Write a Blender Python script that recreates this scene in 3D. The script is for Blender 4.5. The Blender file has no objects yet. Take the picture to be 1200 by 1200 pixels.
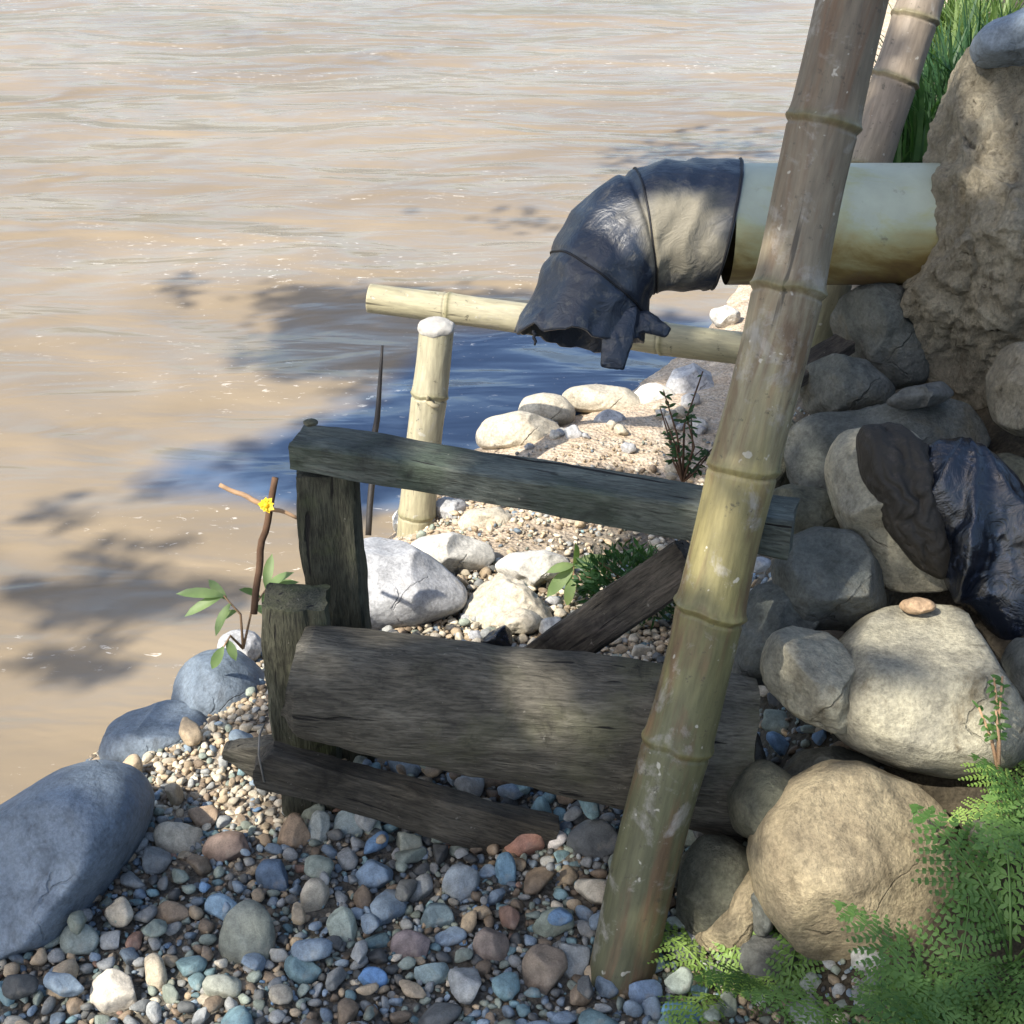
import bpy, bmesh, math, random
import numpy as np
from mathutils import Vector, Matrix, Quaternion

random.seed(11)
rng = np.random.default_rng(11)
scene = bpy.context.scene
COL = scene.collection

# ------------------------------------------------------------------ camera
F = 1648.0                      # focal length in units of the 1200 px frame
PITCH = math.radians(30)
CAM = np.array([0.0, 0.0, 1.6])
RIGHT = np.array([1.0, 0, 0])
FWD = np.array([0, math.cos(PITCH), -math.sin(PITCH)])
UP = np.array([0, math.sin(PITCH), math.cos(PITCH)])
SUN = np.array([-0.52, -0.42, 0.74]); SUN /= np.linalg.norm(SUN)
WATER_Z = -0.2


def U(px, py, d):
    """point that lies d metres along the view axis, at a measured picture position"""
    return CAM + d * (FWD + (px - 600) / F * RIGHT - (py - 600) / F * UP)


def PY(px, py, y):
    v = (py - 600) / F
    return U(px, py, y / (math.cos(PITCH) - v * math.sin(PITCH)))


def to_px(P):
    P = np.asarray(P) - CAM
    d = P @ FWD
    return 600 + F * (P @ RIGHT) / d, 600 - F * (P @ UP) / d


# ------------------------------------------------------------------ noise
def _h(ix, iy, iz, seed):
    n = (ix * 374761393 + iy * 668265263 + iz * 1274126177 + seed * 974634777) & 0xFFFFFFFF
    n = ((n ^ (n >> 13)) * 1103515245) & 0xFFFFFFFF
    n = ((n ^ (n >> 16)) * 2246822519) & 0xFFFFFFFF
    return ((n ^ (n >> 15)) & 0xFFFFFF) / float(0xFFFFFF) * 2 - 1


def vnoise(p, seed=0):
    p = np.asarray(p, dtype=float)
    f = np.floor(p).astype(np.int64)
    t = p - f
    t = t * t * t * (t * (t * 6 - 15) + 10)
    r = 0
    for dx in (0, 1):
        for dy in (0, 1):
            for dz in (0, 1):
                w = (t[:, 0] if dx else 1 - t[:, 0]) * (t[:, 1] if dy else 1 - t[:, 1]) * (t[:, 2] if dz else 1 - t[:, 2])
                r = r + w * _h(f[:, 0] + dx, f[:, 1] + dy, f[:, 2] + dz, seed)
    return r


def fbm(p, octaves=4, seed=0, gain=0.5):
    p = np.asarray(p, dtype=float)
    a, s, tot = 1.0, 0, 0
    for i in range(octaves):
        s = s + a * vnoise(p, seed + i * 17); tot += a
        a *= gain; p = p * 2.03 + 3.7
    return s / tot


def smooth(a, b, x):
    t = np.clip((x - a) / (b - a), 0, 1)
    return t * t * (3 - 2 * t)


# ------------------------------------------------------------------ mesh helpers
def mesh_data(name, verts, faces, mat, smooth_shade=True, attrs=None, cols=None, mats=None):
    me = bpy.data.meshes.new(name)
    verts = np.asarray(verts, dtype=np.float32)
    if isinstance(faces, np.ndarray):
        n, k = faces.shape
        me.vertices.add(len(verts)); me.vertices.foreach_set('co', verts.ravel())
        me.loops.add(n * k); me.loops.foreach_set('vertex_index', faces.astype(np.int32).ravel())
        me.polygons.add(n)
        me.polygons.foreach_set('loop_start', np.arange(0, n * k, k, dtype=np.int32))
        me.update(calc_edges=True)
    else:
        me.from_pydata([tuple(map(float, v)) for v in verts], [], [tuple(map(int, f)) for f in faces])
    if smooth_shade:
        me.polygons.foreach_set('use_smooth', np.ones(len(me.polygons), dtype=bool))
    for m in ([mat] if mats is None else mats):
        me.materials.append(m)
    if attrs:
        for k, a in attrs.items():
            at = me.attributes.new(k, 'FLOAT', 'POINT')
            at.data.foreach_set('value', np.asarray(a, dtype=np.float32))
    if cols is not None:
        at = me.attributes.new('col', 'FLOAT_COLOR', 'POINT')
        c = np.ones((len(verts), 4), dtype=np.float32); c[:, :3] = cols
        at.data.foreach_set('color', c.ravel())
    me.update()
    return me


def obj(name, me, parent=None, loc=None):
    o = bpy.data.objects.new(name, me)
    COL.objects.link(o)
    if loc is not None:
        o.location = tuple(map(float, loc))
    if parent is not None:
        o.parent = parent
    return o


def tag(o, label, cat, group=None, kind=None):
    o['label'] = label
    if cat: o['category'] = cat
    if group: o['group'] = group
    if kind: o['kind'] = kind
    return o


def empty(name, loc, label, cat, group=None):
    o = bpy.data.objects.new(name, None)
    o.empty_display_size = 0.05
    COL.objects.link(o); o.location = tuple(map(float, loc))
    return tag(o, label, cat, group)


_ico = {}
def ico(n):
    if n not in _ico:
        bm = bmesh.new(); bmesh.ops.create_icosphere(bm, subdivisions=n, radius=1)
        v = np.array([x.co[:] for x in bm.verts]); f = np.array([[y.index for y in x.verts] for x in bm.faces])
        bm.free(); _ico[n] = (v / np.linalg.norm(v, axis=1)[:, None], f)
    return _ico[n]


def tube(points, radii, seg=10, cap=True):
    """plain swept tube; returns verts, faces"""
    P = np.asarray(points, float); n = len(P)
    T = np.gradient(P, axis=0); T /= np.linalg.norm(T, axis=1)[:, None]
    a = np.array([0, 0, 1.0]) if abs(T[0][2]) < 0.9 else np.array([1.0, 0, 0])
    V, Fc = [], []
    for i in range(n):
        b = np.cross(T[i], a); b /= np.linalg.norm(b); c = np.cross(b, T[i]); a = c
        for k in range(seg):
            an = 2 * math.pi * k / seg
            V.append(P[i] + radii[i] * (math.cos(an) * b + math.sin(an) * c))
    for i in range(n - 1):
        for k in range(seg):
            k2 = (k + 1) % seg
            Fc.append((i * seg + k, i * seg + k2, (i + 1) * seg + k2, (i + 1) * seg + k))
    if cap:
        Fc.append(tuple(range(seg))[::-1]); Fc.append(tuple((n - 1) * seg + k for k in range(seg)))
    return V, Fc


class MB:
    def __init__(s): s.v, s.f = [], []
    def add(s, v, f):
        o = len(s.v); s.v.extend([tuple(map(float, x)) for x in v]); s.f.extend([tuple(int(i) + o for i in x) for x in f])
    def data(s, name, mat, **k): return mesh_data(name, s.v, s.f, mat, **k)


# ------------------------------------------------------------------ materials
class NT:
    def __init__(s, name):
        s.m = bpy.data.materials.new(name); s.m.use_nodes = True
        s.t = s.m.node_tree; s.n = s.t.nodes; s.l = s.t.links
        s.b = s.n['Principled BSDF']; s.out = s.n['Material Output']
    def new(s, t, **k):
        x = s.n.new(t)
        for a, b in k.items(): setattr(x, a, b)
        return x
    def set(s, sock, v):
        if hasattr(v, 'is_linked'): s.l.new(v, sock)
        elif isinstance(v, (tuple, list)) and len(v) == 3 and sock.type == 'RGBA': sock.default_value = (*v, 1)
        else: sock.default_value = v
    def coord(s, which='Object', scale=(1, 1, 1), rot=(0, 0, 0)):
        tc = s.new('ShaderNodeTexCoord'); mp = s.new('ShaderNodeMapping')
        mp.inputs['Scale'].default_value = scale; mp.inputs['Rotation'].default_value = rot
        s.l.new(tc.outputs[which], mp.inputs['Vector']); return mp.outputs['Vector']
    def noise(s, vec, scale, detail=4, rough=0.55, dist=0.0):
        x = s.new('ShaderNodeTexNoise'); s.l.new(vec, x.inputs['Vector'])
        x.inputs['Scale'].default_value = scale; x.inputs['Detail'].default_value = detail
        x.inputs['Roughness'].default_value = rough; x.inputs['Distortion'].default_value = dist
        return x.outputs['Fac']
    def voro(s, vec, scale, feature='F1'):
        x = s.new('ShaderNodeTexVoronoi', feature=feature); s.l.new(vec, x.inputs['Vector'])
        x.inputs['Scale'].default_value = scale; return x.outputs['Distance']
    def ramp(s, fac, stops):
        x = s.new('ShaderNodeValToRGB'); s.l.new(fac, x.inputs['Fac'])
        e = x.color_ramp.elements
        while len(e) < len(stops): e.new(0.5)
        for el, (p, c) in zip(e, stops):
            el.position = p; el.color = (*c, 1) if isinstance(c, tuple) else (c, c, c, 1)
        return x.outputs['Color']
    def mix(s, fac, a, b, mode='MIX'):
        x = s.new('ShaderNodeMix', data_type='RGBA', blend_type=mode)
        s.set(x.inputs[0], fac); s.set(x.inputs[6], a); s.set(x.inputs[7], b); return x.outputs[2]
    def math(s, op, a, b=0.5, c=0.5):
        x = s.new('ShaderNodeMath', operation=op)
        for i, v in enumerate((a, b, c)): s.set(x.inputs[i], v)
        return x.outputs[0]
    def attr(s, name, out='Fac'):
        x = s.new('ShaderNodeAttribute'); x.attribute_name = name; return x.outputs[out]
    def bump(s, h, strength, dist=0.01, normal=None):
        x = s.new('ShaderNodeBump'); x.inputs['Strength'].default_value = strength
        x.inputs['Distance'].default_value = dist; s.set(x.inputs['Height'], h)
        if normal is not None: s.l.new(normal, x.inputs['Normal'])
        return x.outputs['Normal']
    def done(s, color, rough=0.8, normal=None, spec=0.4):
        s.set(s.b.inputs['Base Color'], color); s.set(s.b.inputs['Roughness'], rough)
        s.b.inputs['Specular IOR Level'].default_value = spec
        if normal is not None: s.l.new(normal, s.b.inputs['Normal'])
        return s.m


def rock_mat(name, c1, c2, c3=None, rough=0.85, bump=0.5, stain=0.55, speck=0.35):
    t = NT(name); v = t.coord()
    n1 = t.noise(v, 7, 6, 0.6, 0.4)
    c = t.ramp(n1, [(0.32, c1), (0.68, c2)])
    if c3:
        n2 = t.noise(v, 11, 8, 0.65, 0.8)
        c = t.mix(t.ramp(n2, [(stain, 0.0), (stain + 0.12, 0.85)]), c, c3)
    n3 = t.noise(v, 150, 3, 0.7)
    c = t.mix(1.0, c, t.ramp(n3, [(0.3, 1 - speck), (0.7, 1 + speck * 0.45)]), 'MULTIPLY')
    n5 = t.noise(v, 34, 6, 0.7, 0.5)
    c = t.mix(1.0, c, t.ramp(n5, [(0.34, 0.66), (0.52, 1.0), (0.72, 1.1)]), 'MULTIPLY')
    wv = t.new('ShaderNodeVectorMath', operation='MULTIPLY_ADD'); nz_ = t.new('ShaderNodeTexNoise'); nz_.inputs['Scale'].default_value = 9; nz_.inputs['Detail'].default_value = 5; t.l.new(v, nz_.inputs['Vector'])
    t.l.new(nz_.outputs['Color'], wv.inputs[0]); wv.inputs[1].default_value = (.12, .12, .12); t.l.new(v, wv.inputs[2])
    ce = t.voro(wv.outputs[0], 7, 'DISTANCE_TO_EDGE')
    crk = t.math('MULTIPLY', t.ramp(ce, [(.006, 1.0), (.018, 0.0)]), t.ramp(t.noise(v, 5, 3), [(.57, 0.0), (.65, 1.0)]))
    c = t.mix(t.math('MULTIPLY', crk, .45), c, (c1[0] * .35, c1[1] * .33, c1[2] * .3))
    pits = t.ramp(t.voro(v, 38), [(0.0, 0.0), (0.22, 1.0)])
    b1 = t.bump(t.noise(v, 28, 8, 0.7), bump, 0.02)
    b2 = t.bump(n3, bump * 0.5, 0.004, b1)
    b3 = t.bump(pits, bump * 0.25, 0.004, b2); b3 = t.bump(t.math('SUBTRACT', 1.0, crk), .7, 0.006, b3)
    return t.done(c, rough, b3, 0.35)


M = {}
M['rock_grey'] = rock_mat('rock_grey', (.07, .08, .072), (.16, .165, .145), (.13, .12, .085), bump=.8)
M['rock_olive'] = rock_mat('rock_olive', (.065, .07, .05), (.165, .16, .112), (.06, .06, .04), bump=.8)
M['rock_tan'] = rock_mat('rock_tan', (.20, .16, .10), (.44, .37, .23), (.14, .11, .065), stain=.54, bump=.8)
M['rock_cream'] = rock_mat('rock_cream', (.44, .39, .30), (.60, .55, .44), (.33, .27, .19), stain=.62, bump=.35)
M['rock_white'] = rock_mat('rock_white', (.52, .50, .44), (.66, .64, .58), (.45, .41, .33), stain=.62, bump=.3)
M['rock_pale'] = rock_mat('rock_pale', (.36, .37, .38), (.50, .50, .50), (.42, .38, .31), stain=.62, bump=.3)
M['rock_blue'] = rock_mat('rock_blue', (.12, .155, .195), (.21, .255, .30), (.09, .10, .11), rough=.6, bump=.45, speck=.3, stain=.60)
M['rock_boulder'] = rock_mat('rock_boulder', (.20, .19, .15), (.42, .39, .28), (.14, .115, .07), stain=.54, bump=.6)
M['rock_dark'] = rock_mat('rock_dark', (.07, .075, .07), (.14, .14, .125), (.05, .05, .045))
M['rock_orange'] = rock_mat('rock_orange', (.36, .24, .14), (.46, .33, .21), (.28, .18, .10))


def wall_mat():
    t = NT('dried_mud_concrete'); v = t.coord()
    c = t.ramp(t.noise(v, 5, 8, .65, .5), [(.3, (.19, .165, .115)), (.5, (.31, .275, .20)), (.7, (.42, .385, .29))])
    vs = t.coord(scale=(1, 1, .22))
    cr = t.noise(vs, 26, 6, .65, 1.2)
    c = t.mix(t.ramp(cr, [(.3, .75), (.42, 0.0)]), c, (.07, .055, .035))
    c = t.mix(t.ramp(t.noise(v, 3.3, 4), [(.62, 0.0), (.68, .6)]), c, (.25, .26, .25))
    n3 = t.noise(v, 120, 4, .7)
    c = t.mix(1, c, t.ramp(n3, [(.3, .65), (.7, 1.15)]), 'MULTIPLY')
    pt = t.ramp(t.noise(v, 30, 5, .65, .6), [(.27, 1.0), (.34, 0.0)])
    c = t.mix(pt, c, (.05, .04, .028))
    b = t.bump(cr, .9, .03); b = t.bump(t.noise(v, 40, 8, .75), .9, .02, b); b = t.bump(t.math('SUBTRACT', 1.0, pt), .9, .012, b); b = t.bump(n3, .5, .006, b)
    return t.done(c, .95, b, .2)
M['wall'] = wall_mat()


def pebble_mat():
    t = NT('pebble_stone'); v = t.coord()
    c = t.attr('col', 'Color')
    n1 = t.noise(v, 60, 5, .65, .5); n2 = t.noise(v, 420, 3, .7)
    c = t.mix(1, c, t.ramp(n1, [(.3, .62), (.52, 1.0), (.72, 1.25)]), 'MULTIPLY')
    c = t.mix(1, c, t.ramp(n2, [(.3, .75), (.7, 1.15)]), 'MULTIPLY')
    c = t.mix(t.ramp(t.noise(v, 33, 3), [(.58, 0.0), (.68, .35)]), c, (.25, .22, .17))
    b = t.bump(n1, .35, .006); b = t.bump(n2, .25, .002, b)
    return t.done(c, .72, b, .4)
M['pebble'] = pebble_mat()


def ground_mat():
    t = NT('gravelly_soil'); v = t.coord()
    grit = t.noise(v, 160, 5, .75); g2 = t.noise(v, 9, 6, .6)
    soil = t.ramp(g2, [(.3, (.10, .092, .076)), (.7, (.20, .18, .145))])
    sand = t.ramp(t.noise(v, 22, 7, .7), [(.3, (.40, .31, .215)), (.5, (.52, .42, .31)), (.7, (.64, .56, .45))])
    bank = t.ramp(t.noise(v, 14, 6, .65), [(.3, (.035, .03, .022)), (.7, (.09, .075, .05))])
    c = t.mix(t.attr('sand'), soil, sand); c = t.mix(t.attr('bank'), c, bank)
    c = t.mix(1, c, t.ramp(grit, [(.3, .5), (.7, 1.35)]), 'MULTIPLY')
    b = t.bump(g2, .4, .03); b = t.bump(t.voro(v, 90), .8, .008, b); b = t.bump(grit, .7, .006, b)
    return t.done(c, .95, b, .2)
M['ground'] = ground_mat()


def water_mat():
    t = NT('muddy_water')
    v = t.coord(rot=(0, 0, .10), scale=(.55, 1.0, 1)); vf = t.coord(rot=(0, 0, -.22), scale=(.55, 1.2, 1)); vd = t.coord(rot=(0, 0, -.45), scale=(.4, 1.3, 1))
    big = t.noise(v, .8, 3, .5, .5)
    c = t.ramp(big, [(.3, (.19, .15, .098)), (.55, (.232, .186, .125)), (.75, (.27, .222, .155))])
    c = t.mix(t.ramp(t.noise(vd, 2.4, 5, .55, .6), [(.5, 0.0), (.8, .22)]), c, (.33, .275, .19))
    c = t.mix(t.ramp(t.math('ADD', t.attr('blue_shade'), t.math('MULTIPLY_ADD', t.noise(vd, 3.5, 4, .6), .5, -.25)), [(.35, 0.0), (.7, .92)]), c, (.055, .10, .175))  # shade and sky blue painted into the water along the bank
    # foam flecks carried on the current
    fl = t.noise(vf, 40, 4, .65, .5); patch = t.noise(vd, 1.3, 4, .6, .8)
    foam = t.math('MULTIPLY', t.ramp(fl, [(.62, 0.0), (.69, 1.0)]), t.ramp(patch, [(.50, 0.0), (.60, 1.0)]))
    c = t.mix(t.math('MULTIPLY', foam, .75), c, (.72, .68, .60))
    b = t.bump(t.noise(v, 1.7, 2, .5, .6), .62, .18)
    b = t.bump(t.noise(vd, 4.0, 3, .5, .5), .42, .06, b)
    b = t.bump(t.noise(vf, 20, 3, .5, .4), .14, .010, b)
    m = t.done(c, .17, b, .5)
    t.b.inputs['IOR'].default_value = 1.36
    return m
M['water'] = water_mat()


def wood_mat(name, c1, c2, c3, axis_scale=(1.3, 9, 9), green=None):
    t = NT(name); v = t.coord(scale=axis_scale); vo = t.coord()
    g = t.noise(v, 9, 7, .65, .9); g2 = t.noise(v, 34, 4, .6, .3)
    c = t.ramp(g, [(.28, c1), (.5, c2), (.72, c3)])
    c = t.mix(1, c, t.ramp(g2, [(.36, .55), (.55, 1.0), (.75, 1.15)]), 'MULTIPLY')
    c = t.mix(1, c, t.ramp(t.noise(t.coord(scale=(1, 2.2, 2.2)), 4.5, 5, .6, .6), [(.3, .6), (.5, 1.0), (.68, 1.55)]), 'MULTIPLY')
    if green:
        c = t.mix(t.ramp(t.noise(vo, 7, 5, .6), [(.52, 0.0), (.68, .6)]), c, green)
    c = t.mix(t.ramp(t.noise(vo, 13, 6, .7, .6), [(.56, 0.0), (.70, .75)]), c, (c1[0] * .4, c1[1] * .4, c1[2] * .4))
    c = t.mix(t.ramp(t.noise(vo, 75, 3, .6), [(.69, 0.0), (.75, .5)]), c, (.30, .28, .24))
    sp = t.noise(t.coord(scale=(axis_scale[0] * .45, axis_scale[1], axis_scale[2])), 7, 3, .5, .5); spl = t.ramp(sp, [(.315, 1.0), (.34, 0.0)])
    c = t.mix(spl, c, (.012, .011, .009))
    b = t.bump(g2, .55, .006); b = t.bump(g, .5, .012, b); b = t.bump(t.math('SUBTRACT', 1.0, spl), .8, .006, b)
    return t.done(c, .85, b, .3)
M['beam'] = wood_mat('weathered_beam', (.045, .050, .042), (.075, .085, .072), (.11, .115, .095), green=(.05, .07, .045))
M['post'] = wood_mat('mossy_post', (.030, .030, .021), (.060, .060, .040), (.088, .085, .06), axis_scale=(1.3, 9, 9), green=(.07, .085, .03))
M['log'] = wood_mat('weathered_log', (.048, .044, .034), (.098, .09, .07), (.148, .135, .106), green=(.09, .09, .05))
M['plank'] = wood_mat('dark_plank', (.030, .026, .021), (.055, .048, .038), (.09, .075, .06))
M['board'] = wood_mat('damp_board', (.034, .030, .023), (.062, .055, .042), (.09, .078, .06))


def bamboo_mat(name, stops, rough=.55, white=.54, brown=.50, length=1.0):
    t = NT(name); v = t.coord(scale=(1, 1, .16)); vo = t.coord()
    sx = t.new('ShaderNodeSeparateXYZ'); t.l.new(vo, sx.inputs[0])
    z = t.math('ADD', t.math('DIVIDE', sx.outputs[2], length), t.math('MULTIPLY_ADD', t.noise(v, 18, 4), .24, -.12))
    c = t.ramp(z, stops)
    c = t.mix(t.ramp(t.noise(v, 22, 6, .65, .5), [(brown, 0.0), (brown + .12, .8)]), c, (.125, .075, .04))
    c = t.mix(t.ramp(t.noise(vo, 16, 6, .7, .4), [(white, 0.0), (white + .14, .75)]), c, (.30, .285, .25))
    c = t.mix(t.ramp(t.noise(vo, 60, 5, .7), [(.61, 0.0), (.69, .75)]), c, (.05, .045, .03))
    c = t.mix(t.ramp(t.noise(vo, 55, 2, .5), [(.70, 0.0), (.73, .7)]), c, (.45, .43, .36))
    ck = t.noise(t.coord(scale=(1, 1, .035)), 60, 3, .55, .2); c = t.mix(t.ramp(ck, [(.31, .85), (.345, 0.0)]), c, (.03, .025, .018))
    c = t.mix(t.math('MULTIPLY', t.attr('node'), .55), c, (.14, .13, .05))
    c = t.mix(1, c, t.ramp(t.noise(v, 110, 3, .6), [(.3, .72), (.7, 1.15)]), 'MULTIPLY')
    b = t.bump(t.noise(v, 90, 4, .6), .3, .004); b = t.bump(t.noise(vo, 40, 6, .7), .25, .004, b)
    return t.done(c, rough, b, .4)
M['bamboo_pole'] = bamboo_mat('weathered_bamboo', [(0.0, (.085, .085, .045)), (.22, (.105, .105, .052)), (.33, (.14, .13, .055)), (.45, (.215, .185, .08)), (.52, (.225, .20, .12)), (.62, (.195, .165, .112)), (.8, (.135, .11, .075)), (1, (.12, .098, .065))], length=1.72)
M['bamboo_grey'] = bamboo_mat('grey_bamboo', [(0, (.24, .23, .13)), (.5, (.21, .17, .125)), (1, (.19, .155, .115))], white=.6, brown=.62)
M['bamboo_pale'] = bamboo_mat('pale_bamboo', [(0, (.33, .30, .19)), (.5, (.36, .33, .225)), (1, (.31, .29, .185))], white=.58, brown=.63, length=.8)


def pipe_mat():
    t = NT('stained_pvc'); vo = t.coord()
    sx = t.new('ShaderNodeSeparateXYZ'); t.l.new(vo, sx.inputs[0])
    n = t.noise(t.coord(scale=(.5, 1, 1)), 12, 6, .65, .5)
    # algae and rust run-off that has dried on the underside
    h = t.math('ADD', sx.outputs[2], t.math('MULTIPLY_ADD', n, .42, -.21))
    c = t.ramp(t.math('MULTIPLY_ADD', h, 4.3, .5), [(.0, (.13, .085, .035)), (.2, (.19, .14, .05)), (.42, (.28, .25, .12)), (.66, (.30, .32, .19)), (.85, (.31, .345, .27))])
    c = t.mix(t.ramp(t.noise(vo, 24, 6, .7), [(.63, 0.0), (.72, .7)]), c, (.12, .11, .08))
    c = t.mix(1, c, t.ramp(t.noise(vo, 9, 6, .6), [(.3, .8), (.7, 1.1)]), 'MULTIPLY')
    return t.done(c, .42, t.bump(t.noise(vo, 50, 5, .6), .1, .004), .5)
M['pipe'] = pipe_mat()


def plastic_mat(name, base, dust, amount, rough=.32, coat=.5):
    t = NT(name); vo = t.coord()
    d = t.math('ADD', t.noise(vo, 6.5, 6, .6, .8), t.math('MULTIPLY', t.attr('dust'), .5))
    fac = t.ramp(d, [(amount, 0.0), (amount + .25, .9)])
    c = t.mix(fac, base, dust)
    c = t.mix(t.ramp(t.noise(vo, 48, 5, .7), [(.55, 0.0), (.7, .35)]), c, tuple(min(1, x * 1.1) for x in dust))
    r = t.math('MULTIPLY_ADD', fac, .4, rough)
    cr = t.noise(t.coord(rot=(.3, .5, .9), scale=(1, 2.4, 1)), 16, 5, .6, 2.2)
    b = t.bump(cr, .28, .02); b = t.bump(t.noise(vo, 70, 4, .6, 1), .12, .005, b)
    return t.done(c, r, b, coat)
M['wrap'] = plastic_mat('dusty_black_plastic', (.014, .021, .035), (.20, .18, .13), .66, rough=.40, coat=.6)  # bluish base puts the sky sheen into the colour of the black plastic
M['bag'] = plastic_mat('black_plastic', (.004, .006, .011), (.07, .09, .14), .90, rough=.2, coat=.7)
M['cover'] = plastic_mat('dark_brown_cover', (.030, .027, .022), (.10, .085, .07), .7, rough=.6, coat=.2)


def flat_mat(name, c, rough=.6, var=.25, scale=40, spec=.4):
    t = NT(name); vo = t.coord()
    cc = t.mix(1, c, t.ramp(t.noise(vo, scale, 5, .65), [(.3, 1 - var), (.7, 1 + var)]), 'MULTIPLY')
    return t.done(cc, rough, t.bump(t.noise(vo, scale * 2, 4), .3, .004), spec)
M['dirt_white'] = flat_mat('white_foam', (.38, .365, .33), .9)
M['rod'] = flat_mat('dark_rod', (.025, .022, .02), .6)
M['stick'] = flat_mat('dry_stick', (.10, .055, .03), .85)
M['twig'] = flat_mat('tan_twig', (.33, .21, .12), .85)
M['cord'] = flat_mat('black_cord', (.012, .012, .014), .6)
M['wire'] = flat_mat('grey_wire', (.16, .15, .13), .5)
M['inside'] = flat_mat('dark_hollow', (.03, .025, .018), .9)
M['bark'] = flat_mat('tree_bark', (.10, .08, .06), .9)
M['bamboo_rim'] = flat_mat('cut_bamboo', (.33, .29, .19), .8)


def leaf_mat(name, c1, c2, trans=.35, rough=.5):
    t = NT(name); vo = t.coord()
    oi = t.new('ShaderNodeObjectInfo')
    f = t.math('ADD', t.noise(vo, 14, 3), t.math('MULTIPLY_ADD', oi.outputs['Random'], .4, -.2))
    c = t.ramp(f, [(.3, c1), (.7, c2)])
    t.set(t.b.inputs['Base Color'], c); t.b.inputs['Roughness'].default_value = rough
    t.b.inputs['Specular IOR Level'].default_value = .35
    tr = t.new('ShaderNodeBsdfTranslucent'); t.set(tr.inputs['Color'], t.mix(1, c, (1.5, 1.6, .7), 'MULTIPLY'))
    ms = t.new('ShaderNodeMixShader'); ms.inputs[0].default_value = trans
    t.l.new(t.b.outputs[0], ms.inputs[1]); t.l.new(tr.outputs[0], ms.inputs[2]); t.l.new(ms.outputs[0], t.out.inputs['Surface'])
    return t.m
M['fern'] = leaf_mat('fern_green', (.06, .13, .03), (.15, .26, .07))
M['fern_light'] = leaf_mat('fern_light', (.16, .27, .055), (.28, .40, .11))
M['grass'] = leaf_mat('grass_green', (.03, .08, .03), (.085, .165, .06))
M['grass_light'] = leaf_mat('grass_light', (.10, .17, .05), (.20, .27, .10))
M['leaf'] = leaf_mat('leaf_green', (.13, .20, .08), (.26, .34, .14))
M['leaf_dark'] = leaf_mat('leaf_dark', (.025, .06, .022), (.06, .12, .04))
M['canopy'] = leaf_mat('canopy_leaf', (.03, .06, .02), (.06, .10, .03), trans=.12)
M['petal'] = leaf_mat('yellow_petal', (.75, .50, .02), (.85, .62, .04))

# ------------------------------------------------------------------ terrain
SH = np.array([(-60, -140), (-6, -10), (-2, -3.6), (0, -1.65), (1.3, -1.12), (1.98, -.94), (2.25, -.76), (2.55, -.52), (2.8, -.40), (3.05, -.27), (3.45, -.12), (3.75, .28), (4.2, .60), (6, 1.3), (10, 2.45), (25, 6.5), (120, 32)])
FT = np.array([(-60, 1.5), (0, .25), (1.0, .30), (1.5, .36), (2.4, .47), (3.2, .66), (4.2, 1.0), (6, 1.85), (10, 3.1), (25, 7.5), (120, 34)])


def ground_z(x, y):
    x = np.asarray(x, float); y = np.asarray(y, float)
    xs = np.interp(y, SH[:, 0], SH[:, 1]); e = .05
    sl = (np.interp(y + e, SH[:, 0], SH[:, 1]) - np.interp(y - e, SH[:, 0], SH[:, 1])) / (2 * e)
    s = (x - xs) / np.sqrt(1 + sl * sl)
    plateau = -.09 * smooth(2.0, 2.6, y)
    z = np.where(s < 0, WATER_Z + np.maximum(s * .45, -.8), WATER_Z + (plateau - WATER_Z) * smooth(-.1, .38, s) * np.clip(s / .05, 0, 1))
    xf = np.interp(y, FT[:, 0], FT[:, 1])
    slope = .62 + .53 * smooth(1.5, 1.8, y) + .35 * smooth(1.7, 2.3, y)
    cap = np.where(y < 3.0, .95, .95 - .45 * smooth(3.0, 4.0, y))
    b = np.clip(x - xf, 0, None) * slope
    b = cap * (1 - np.exp(-b / cap * 1.25))
    p = np.stack([x, y, np.zeros_like(x)], -1).reshape(-1, 3)
    n = (.014 * fbm(p * 3.1, 3, 5)).reshape(x.shape)
    return z + b + n * smooth(-.3, .3, s)


def G(px, py):
    """where the line of sight meets the ground"""
    lo = 1.0
    prev = lo
    for d in np.arange(1.0, 12, .02):
        p = U(px, py, d)
        if p[2] <= float(ground_z(np.array([p[0]]), np.array([p[1]]))[0]):
            break
        prev = d
    a, b = prev, d
    for _ in range(18):
        m = (a + b) / 2; p = U(px, py, m)
        if p[2] <= float(ground_z(np.array([p[0]]), np.array([p[1]]))[0]): b = m
        else: a = m
    return U(px, py, b), b


def axis(segs):
    out = []
    for a, b, st in segs: out.extend(np.arange(a, b - 1e-6, st).tolist())
    out.append(segs[-1][1]); return np.array(out)


def grid_mesh(X, Y):
    nx, ny = len(X), len(Y)
    gx, gy = np.meshgrid(X, Y)
    i = np.arange(nx * ny).reshape(ny, nx)
    f = np.stack([i[:-1, :-1].ravel(), i[:-1, 1:].ravel(), i[1:, 1:].ravel(), i[1:, :-1].ravel()], 1)
    return gx.ravel(), gy.ravel(), f


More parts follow.
